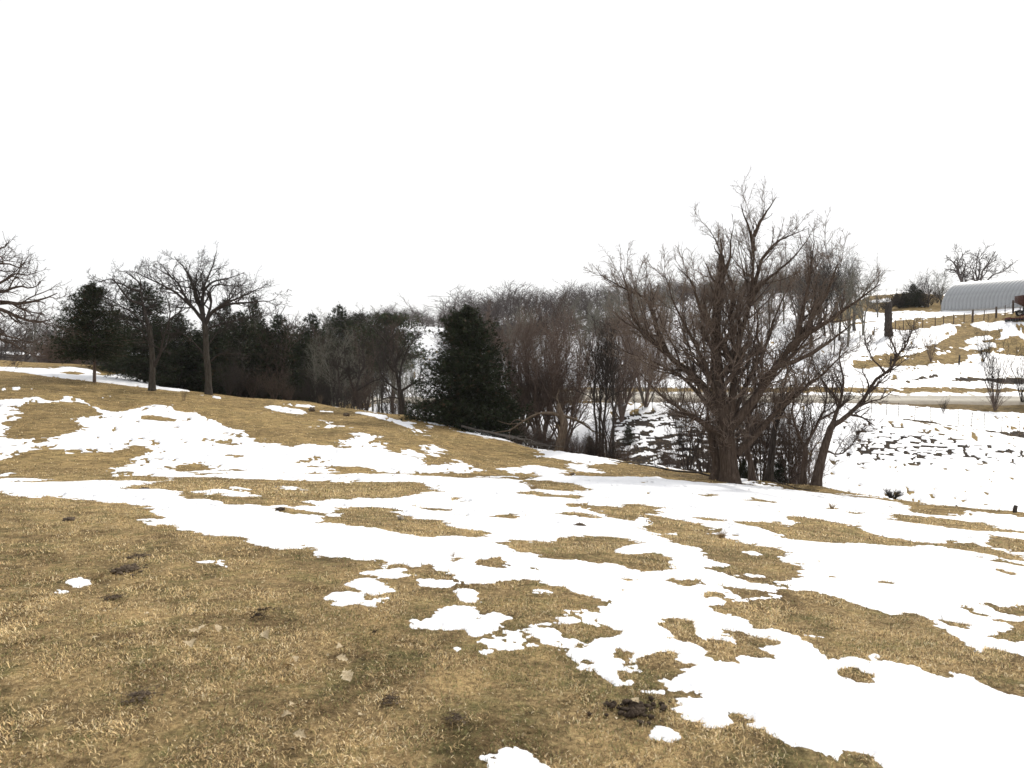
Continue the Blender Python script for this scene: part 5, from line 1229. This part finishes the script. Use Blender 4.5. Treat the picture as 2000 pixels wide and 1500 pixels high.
# ------------------------------------------------------------------ clods, stones, leaves, weeds
def lump(seed, n=14, m=9, rough=.35, flat=.6):
    rg = np.random.default_rng(seed)
    th_, ph = np.meshgrid(np.linspace(0, 2 * math.pi, n, endpoint=False), np.linspace(.02, math.pi - .02, m))
    d = np.stack([np.sin(ph) * np.cos(th_), np.sin(ph) * np.sin(th_), np.cos(ph)], -1)
    k = rg.normal(size=(5, 3)) * 2.4; r = 1 + rough * sum(np.sin(d @ k[i] * (1 + i * .6) + i) for i in range(5)) / 3 + rough * .25 * rg.normal(size=d.shape[:2])
    v_ = (d * r[..., None] * [1, .85, flat]).reshape(-1, 3); f = []
    for j in range(m - 1):
        for i in range(n): f.append([j * n + i, (j + 1) * n + i, (j + 1) * n + (i + 1) % n, j * n + (i + 1) % n])
    return v_, np.array(f)
def simple(name, a, b, c, sc=20, rough=.95):
    g = M(name, rough, .1); n = g.noise(sc, 6, .8); g.col(g.ramp(n, [(.3, a), (.5, b), (.7, c)])); g.bump(n, .8, .02); return g.m
SOIL = simple("dark_soil", (.022, .016, .012), (.06, .044, .032), (.13, .10, .072), 12)
ROCK = simple("pale_stone", (.16, .13, .10), (.32, .27, .20), (.50, .44, .34), 9)
DUNG = simple("weathered_dung", (.05, .038, .028), (.12, .09, .064), (.24, .19, .13), 15)
def clod(name, label, cat, px, py, wpx, mat, seed, flat=.55, sink=.25, rough=.3):
    x, y = hitc(px, py, 1.5, crestD(px)); s = wpx * y / FPX / 2
    v_, f_ = lump(seed, rough=rough, flat=flat, n=22, m=14)
    o = link(name, mesh_np(name, v_ * s, f_, mat, True), None, (x, y, float(H(x, y)) + s * flat * (1 - sink) * .6)); tag(o, label, cat); o.rotation_euler = (0, 0, seed * 1.3)
clod("dung_clod", "dark brown clod standing on the open snow in the middle of the field", "clod", 1133, 1034, 27, DUNG, 2, .6)
clod("dirt_clod", "small dark clod at the grass edge left of the middle snowfield", "clod", 547, 998, 17, SOIL, 3, .5)
clod("dirt_clod", "small dark clod at the tip of a brown strip near the hollow on the left", "clod", 281, 957, 18, SOIL, 4, .4)
clod("field_stone", "small cream stone in the brown patch below the hollow", "stone", 783, 1015, 12, ROCK, 5, .8, .1)
clod("field_stone", "dark lumpy stone on the left hill at the tip of a long snow patch", "stone", 609, 804, 13, DUNG, 6, .8, .1)
clod("field_stone", "smaller brown stone on the left hill, right of the lumpy one", "stone", 677, 813, 12, DUNG, 7, .7, .1)
clod("wood_chunk", "brown curled chunk of wood on the grass at the far left", "wood", 134, 1018, 20, B_DEAD, 8, .45)
clod("dung_clod", "small dark clod at the snow edge below the great tree's left side", "clod", 1118, 929, 11, DUNG, 9, .6)
MOLE = clod("molehill", "fresh dark soil mound in the grass beside the near snow, bottom right of centre", "molehill", 1238, 1392, 48, SOIL, 10, .30, .3, .5)
def crumble(name, label, cat, px, py, wpx, mat, seed, n=90, hgt=.02, squash=.7):
    """a broken, weathered heap: many small crumbs and straws lying together"""
    rg = np.random.default_rng(seed); x0, y0 = hitc(px, py, 1.5, crestD(px)); R_ = wpx * y0 / FPX / 2; z0 = float(H(x0, y0)); g = Geo()
    for i in range(n):
        a = rg.random() * 6.28; q = R_ * min(1.25, abs(rg.normal()) * .55); x, y = math.cos(a) * q, math.sin(a) * q * squash * 1.6
        s = R_ * (.05 + .13 * rg.random() ** 2); v_, f_ = lump(300 + (i + seed) % 11, n=7, m=5, rough=.4)
        g.add(v_ * s * [1, 1, .55] + [x, y, float(H(x0 + x, y0 + y)) - z0 + .012 + hgt * math.exp(-(q / R_ / .5) ** 2)], f_)
    for i in range(n // 3):
        a = rg.random() * 6.28; q = R_ * rg.random(); c = np.array([math.cos(a) * q, math.sin(a) * q * squash * 1.6, 0]); c[2] = float(H(x0 + c[0], y0 + c[1])) - z0 + .02 + hgt * .6
        d = rg.normal(size=3) * [1, 1, .25] * R_ * .22
        g.add(*tubes(np.array([[c - d, c + rg.normal(size=3) * .004, c + d]]), np.full((1, 3), .0016), 3))
    tag(link(name, g.mesh(name, mat), None, (x0, y0, z0)), label, cat, kind="stuff")
crumble("dung_pat", "grey-brown crumbled dung in the grass at lower left", "dung", 276, 1368, 66, DUNG, 11)
crumble("dung_pat", "grey crumbled dung in the grass, bottom centre left of the round snow patch", "dung", 890, 1414, 44, DUNG, 12)
crumble("dung_pat", "flat dark thatch heap in the grass at mid left", "dung", 250, 1116, 76, DUNG, 13, 110, .015, .8)
crumble("dung_pat", "thin dark heap directly above the flat thatch heap at mid left", "dung", 272, 1090, 46, DUNG, 24, 90, .01)
crumble("dung_pat", "small brown crumbled patch right of the two small left snow spots", "dung", 222, 1172, 44, DUNG, 18, 90, .01)
crumble("dung_pat", "broken brown dung with pale bits, lower middle of the grass", "dung", 762, 1375, 42, DUNG, 15)
crumble("dung_pat", "dark crumbs left of the greyish flat leaf in the grass", "dung", 505, 1212, 34, SOIL, 16, 50)
crumble("dung_pat", "dark earthy crumbs above the greyish flat leaf", "dung", 512, 1198, 40, SOIL, 17, 40, .01)
crumble("dung_pat", "small dark crumbs in the grass above the column of three leaves", "dung", 731, 1243, 24, SOIL, 20, 40)
# loose earth round the molehill
rg = np.random.default_rng(77); G_ = Geo(); x0, y0 = hitc(1238, 1392, 1.5, 10)
for i in range(70):
    v_, f_ = lump(200 + i % 9, n=7, m=5, rough=.3); s = .006 + .016 * rg.random() ** 2
    a = rg.random() * 6.28; q = .05 + abs(rg.normal()) * .07; x, y = x0 + math.cos(a) * q, y0 + math.sin(a) * q * .8
    G_.add(v_ * s + [x - x0, y - y0, float(H(x, y)) + .012 + .03 * math.exp(-(q / .08) ** 2) - float(H(x0, y0))], f_)
tag(link("loose_soil", G_.mesh("loose_soil", SOIL), None, (x0, y0, float(H(x0, y0)))), "crumbs of dark earth scattered round the molehill", "soil", kind="stuff")

LEAFM = simple("dead_leaf", (.34, .25, .14), (.56, .45, .29), (.72, .62, .44), 30, .8)
def leafmesh(seed, lobes=7):
    rg = np.random.default_rng(seed); n = 9; t = np.linspace(0, 1, n)
    w = .30 * np.sin(np.pi * t ** .85) * (1 + .38 * np.sin(t * lobes * 3.0 + rg.random())) + .01
    cur = rg.uniform(.1, .35); z = cur * np.sin(np.pi * t) * .5 + .12 * t * rg.random()
    a = np.stack([t - .5, -w, z + cur * w * 1.2 + .04 * rg.normal(size=n)], 1); b = np.stack([t - .5, 0 * t, z], 1); c = np.stack([t - .5, w, z + cur * w * 1.5 + .04 * rg.normal(size=n)], 1)
    v_ = np.stack([a, b, c], 1).reshape(-1, 3)
    return v_, grid_faces(n, 3)
def leaf(px, py, wpx, seed, label):
    x, y = hitc(px, py, 1.5, 12); s = wpx * y / FPX * .8
    v_, f_ = leafmesh(seed); o = link("dead_leaf", mesh_np("dead_leaf", v_ * s, f_, LEAFM, True), None, (x, y, float(H(x, y)) + .035)); tag(o, label, "leaf")
    o.rotation_euler = (random.uniform(-.5, .5), random.uniform(-.4, .4), seed * 2.1)
for px, py, w, s, lab in ((372, 1272, 42, 1, "pale triangular dead leaf lying clear of the others at lower left"), (398, 1240, 34, 2, "pale dead leaf on the clump just above the triangular leaf"), (378, 1246, 26, 3, "small pale leaf left of the leaf on the clump"), (424, 1240, 28, 4, "buff dead leaf right of the leaf on the clump"),
                         (482, 1301, 30, 5, "buff dead leaf halfway between the triangular leaf and the curled pair"), (566, 1316, 34, 6, "curled pale dead leaf, left of a curled pair in the grass"), (576, 1302, 24, 7, "small upturned leaf touching the curled pale leaf"), (664, 1279, 32, 8, "upper pale leaf of three in a column near the lower middle"),
                         (668, 1300, 30, 9, "middle leaf of three in a column near the lower middle"), (678, 1335, 46, 10, "largest and lowest leaf of three in a column near the lower middle"), (574, 1396, 36, 11, "long curled pale leaf near the bottom, below the curled pair"), (560, 1414, 30, 12, "flat buff leaf under the long curled one near the bottom"),
                         (520, 1255, 34, 13, "greyish flat leaf up right of the leaf clump"), (705, 1414, 24, 14, "small buff leaf beside the dried dung, bottom centre"), (585, 1455, 34, 15, "buff leaf near the bottom edge, left of centre"), (1240, 1383, 30, 16, "cream leaf scrap lying on the dark molehill"), (455, 1300, 18, 17, "tiny buff leaf left of the halfway leaf")):
    leaf(px, py, w, s, lab)
# scraps of leaf and straw everywhere in the near turf
rg = np.random.default_rng(9); gL = Geo()
for i in range(420):
    D = 2.6 + 8 * rg.random() ** 1.3; x = rg.uniform(-.72, .72) * D
    if float(is_snow(np.array([x]), np.array([D]))[0]) > 0: continue
    if fbm(np.array([x / .8]), np.array([D / .8]), 83, 2)[0] < -.05: continue
    s = .012 + .030 * rg.random() ** 2; v_, f_ = leafmesh(i % 13); a = rg.random() * 6.28; c_, q_ = math.cos(a), math.sin(a)
    R2 = np.array([[c_, -q_, 0], [q_, c_, 0], [0, 0, 1]]); t_ = rg.normal() * .5; R3 = np.array([[1, 0, 0], [0, math.cos(t_), -math.sin(t_)], [0, math.sin(t_), math.cos(t_)]])
    gL.add(v_ * s @ (R2 @ R3).T + [x, D, float(H(x, D)) + .014], f_)
tag(link("leaf_litter", gL.mesh("leaf_litter", LEAFM)), "small buff scraps of dead leaf scattered through the near turf", "leaf litter", kind="stuff")
STRAW = simple("dry_stalk", (.22, .15, .08), (.36, .26, .14), (.52, .41, .25), 20, .9)
def tuft(name, label, cat, px, py, hpx, wpx, n, mat, seed, rad_=.003, far=None, branch=False):
    x, y = hitc(px, py, 1.5, far or crestD(px)); hh_ = hpx * y / FPX; ww = wpx * y / FPX / 2; rg = np.random.default_rng(seed)
    a = rg.random(n) * 6.28; q = rg.random(n) ** .5; k = .45 + .55 * rg.random(n)
    Q = np.zeros((n, 5, 3)); t = np.linspace(0, 1, 5)
    Q[:, :, 2] = (hh_ * k)[:, None] * t * (1 - .15 * t); Q[:, :, 0] = (np.cos(a) * q * ww)[:, None] * (.25 + .75 * t ** 1.4); Q[:, :, 1] = (np.sin(a) * q * ww)[:, None] * (.25 + .75 * t ** 1.4)
    Q += rg.normal(size=Q.shape) * .03 * hh_ * t[None, :, None]; Q[:, 0, 2] -= .05
    r = rad_ * y / 9; g = Geo(); g.add(*tubes(Q, r * (1 - .7 * t)[None] * np.ones((n, 1)), 3))
    if branch:
        global RNG
        RNG = rg; b = grow(Q, r * (1 - .6 * t)[None] * np.ones((n, 1)), 6, .35, .6, m=4, rmin=r * .5, up=.2, lmin=.04); g.add(*tubes(b[0], b[1], 3))
    tag(link(name, g.mesh(name, mat), None, (x, y, float(H(x, y)))), label, cat)
tuft("sapling", "tiny reddish leafless sapling on the left hill below the oaks", "sapling", 359, 783, 34, 20, 7, B_RED, 1, .002, branch=True)
tuft("straw_tuft", "pale straw tuft on the thin brown strip, right of the middle snow", "grass tuft", 1042, 957, 20, 40, 60, STRAW, 2)
tuft("straw_tuft", "reddish dry tuft above the brown patch right of the middle", "grass tuft", 1410, 1052, 24, 34, 60, STRAW, 3)
tuft("straw_tuft", "small dry tuft on the snow at the right, below the leaning tree", "grass tuft", 1625, 994, 16, 20, 34, STRAW, 4)
tuft("straw_tuft", "sparse sprigs in a little brown spot in the near snow", "grass tuft", 884, 1090, 18, 18, 12, STRAW, 5)
tuft("spiky_shrub", "dark spiky low shrub at the lip of the valley, right of the leaning tree", "shrub", 1743, 972, 22, 44, 70, B_DARK, 6, .003, 36, True)
tuft("weed_stalk", "two thin weed stalks near the right edge on the brown lip", "weed", 1951, 1002, 26, 14, 3, B_BROWN, 7, .0015, 31, True)
tuft("weed_stalk", "forked weed stalk beside the short dark post at the right edge", "weed", 1981, 1003, 26, 12, 4, B_BROWN, 8, .0015, 31, True)
tuft("weed_stalk", "single tall curved stalk among the dark clods of the snowy valley field", "weed", 1765, 856, 34, 8, 2, B_DARK, 9, .0015, 70)
tuft("weed_clump", "small dark weed clump at the foot of the curved stalk in the valley field", "weed", 1763, 858, 10, 14, 40, B_DARK, 10, .002, 70)
tuft("dry_grass_clump", "buff tall grass clump standing at the foot of the left wood", "grass clump", 626, 788, 24, 16, 60, B_DEAD, 11, .0012, 69)
tuft("dry_grass_clump", "brownish tall grass clump left of the buff one at the wood's foot", "grass clump", 566, 780, 40, 30, 60, B_BROWN, 12, .0012, 70)
tuft("straw_tuft", "pale upright straw tuft in the grass at the far left edge", "grass tuft", 190, 1130, 26, 60, 50, STRAW, 13, .0022)
# a dry stalk lying across the grass
x0, y0 = hitc(645, 1263, 1.5, 8); x1, y1 = hitc(705, 1260, 1.5, 8)
Q = resample([(0, 0, .05), ((x1 - x0) * .5, (y1 - y0) * .5, .065), (x1 - x0, y1 - y0, .05)], 6)[None]; g = Geo(); g.add(*tubes(Q, np.full((1, 6), .003), 5))
tag(link("dry_stalk", g.mesh("dry_stalk", STRAW), None, (x0, y0, float(H(x0, y0)))), "single pale stalk lying flat in the grass above three leaves in a column", "stalk")
print("objects", round(time.time() - T0, 1))
# ------------------------------------------------------------------ grass blades of the near pasture
def grass_material():
    g = M("dry_grass_blades", .85, .15); a = g.attr("tint"); g.col(a.outputs["Color"])
    g.b.inputs["Subsurface Weight"].default_value = 0; return g.m
GM = grass_material()
def blades(name, n, d0, d1, ln, wd, segs, seed, power=1.0):
    rg = np.random.default_rng(seed)
    # even per square metre inside the wedge ahead
    u = rg.random(n * 2); D = np.sqrt(d0 ** 2 + (d1 ** 2 - d0 ** 2) * u ** power); tx = rg.uniform(-.80, .80, n * 2)
    x = tx * D; y = D
    # clumping
    cxx = np.round(x / .09) * .09; cyy = np.round(y / .09) * .09
    j = _hash(np.round(x / .09).astype(np.int64), np.round(y / .09).astype(np.int64), 5)
    keep = rg.random(n * 2) < .25 + .75 * np.clip(fbm(x / .22, y / .22, 71, 3) * 2.2 + .5, 0, 1)
    sn = is_snow(x, y)
    keep &= sn < .04
    x, y, sn = x[keep][:n], y[keep][:n], sn[keep][:n]; m = len(x)
    z = H(x, y)
    p1 = fbm(x / .30, y / .30, 51, 3); p2 = fbm(x / 1.4, y / 1.4, 52, 3); p3 = fbm(x / .09, y / .09, 53, 2)
    az = fbm(x / .25, y / .25, 54, 2) * 4 + rg.normal(size=m) * 2.0
    tilt = np.clip(rg.normal(1.12, .28, m), .25, 1.5)
    L = ln * (.5 + 1.0 * rg.random(m)) * (1 + .35 * p1); W = wd * (.6 + .8 * rg.random(m))
    up = rg.random(m) < .03; tilt[up] *= .45; L[up] *= 1.3
    d = np.stack([np.cos(az), np.sin(az), 0 * az], 1); s = np.stack([-np.sin(az), np.cos(az), 0 * az], 1)
    base = np.stack([x, y, z - .004], 1)
    tip = base + d * (L * np.sin(tilt))[:, None]; tip[:, 2] += L * np.cos(tilt)
    q = rg.random(m)
    pal = np.array([(.52, .39, .20), (.38, .268, .135), (.235, .16, .082), (.145, .14, .055), (.065, .048, .029), (.56, .46, .29)])
    w = np.stack([.24 + .5 * np.clip(p1 + p2 * .5, -.4, 1), .30 + 0 * q, .24 - .2 * p2, .16 + .9 * np.clip(-p1 - p2 * .8, 0, 1), .16 + .6 * np.clip(-p3, 0, 1), .09 + .3 * np.clip(p1, 0, 1) + .25 * np.clip(p3, 0, 1)], 1).clip(.01)
    cw = np.cumsum(w, 1); k = (q[:, None] * cw[:, -1:] > cw).sum(1)
    col = pal[k] * (.72 + .75 * rg.random((m, 1))) * (1.34 + .22 * p2 + .20 * p1)[:, None].clip(.8, 1.8)
    if segs == 2:
        mid = base * .5 + tip * .5; mid[:, 2] += L * .16
        v_ = np.stack([base - s * (W / 2)[:, None], base + s * (W / 2)[:, None], mid - s * (W * .4)[:, None], mid + s * (W * .4)[:, None], tip], 1)
        f1 = np.arange(m)[:, None] * 5 + np.array([[0, 1, 3, 2]]); f2 = np.arange(m)[:, None] * 5 + np.array([[2, 3, 4]])
        fs = [f1, f2]; kk = 5
    else:
        v_ = np.stack([base - s * (W / 2)[:, None], base + s * (W / 2)[:, None], tip], 1); fs = [np.arange(m)[:, None] * 3 + np.array([[0, 1, 2]])]; kk = 3
    o = link("grass", mesh_np("grass", v_.reshape(-1, 3), fs, GM, False, {"tint": np.repeat(col, kk, 0)}))
    tag(o, name, "grass", kind="stuff"); return m
_n1 = blades("short dry straw and green grass of the near pasture", 180000, 2.0, 5.6, .024, .0029, 2, 1)
_n2 = blades("short brown grass between the nearer snow patches", 210000, 5.6, 12, .030, .0062, 1, 2)
_n3 = blades("brown winter grass around the snow of the middle field", 110000, 12, 27, .045, .016, 1, 3)
_n4 = blades("tan grass of the left hillside", 70000, 27, 66, .055, .036, 1, 4)
print("grass", _n1, _n2, _n3, _n4, round(time.time() - T0, 1))
_tri = {}
for o in scene.objects:
    if o.type == 'MESH' and o.data.name not in _tri: _tri[o.data.name] = sum(1 for _ in ()) or (len(o.data.loops) - 2 * len(o.data.polygons))
print("unique triangles", sum(_tri.values()), sorted(_tri.items(), key=lambda t: -t[1])[:12])
# ------------------------------------------------------------------ thin winter haze over the valley
hm = bpy.data.materials.new("haze"); hm.use_nodes = True; hn = hm.node_tree.nodes; hn.clear()
ho = hn.new("ShaderNodeOutputMaterial"); hv = hn.new("ShaderNodeVolumePrincipled")
hv.inputs["Color"].default_value = (.93, .95, 1.0, 1); hv.inputs["Density"].default_value = .00010; hv.inputs["Anisotropy"].default_value = .2
hm.node_tree.links.new(hv.outputs[0], ho.inputs["Volume"])
_b = np.array([[-1,-1,-1],[1,-1,-1],[1,1,-1],[-1,1,-1],[-1,-1,1],[1,-1,1],[1,1,1],[-1,1,1]], float)
_b = _b * [760, 760, 1]; _zz = np.empty(len(GROUND.data.vertices) * 3); GROUND.data.vertices.foreach_get("co", _zz)
_b[:4, 2] = _zz[2::3].min() - 1.5; _b[4:, 2] = max(_zz[2::3].max() + 3, 36)
HZ = link("haze", mesh_np("haze", _b, np.array([[0,3,2,1],[4,5,6,7],[0,1,5,4],[1,2,6,5],[2,3,7,6],[3,0,4,7]]), hm)); tag(HZ, kind="stuff")
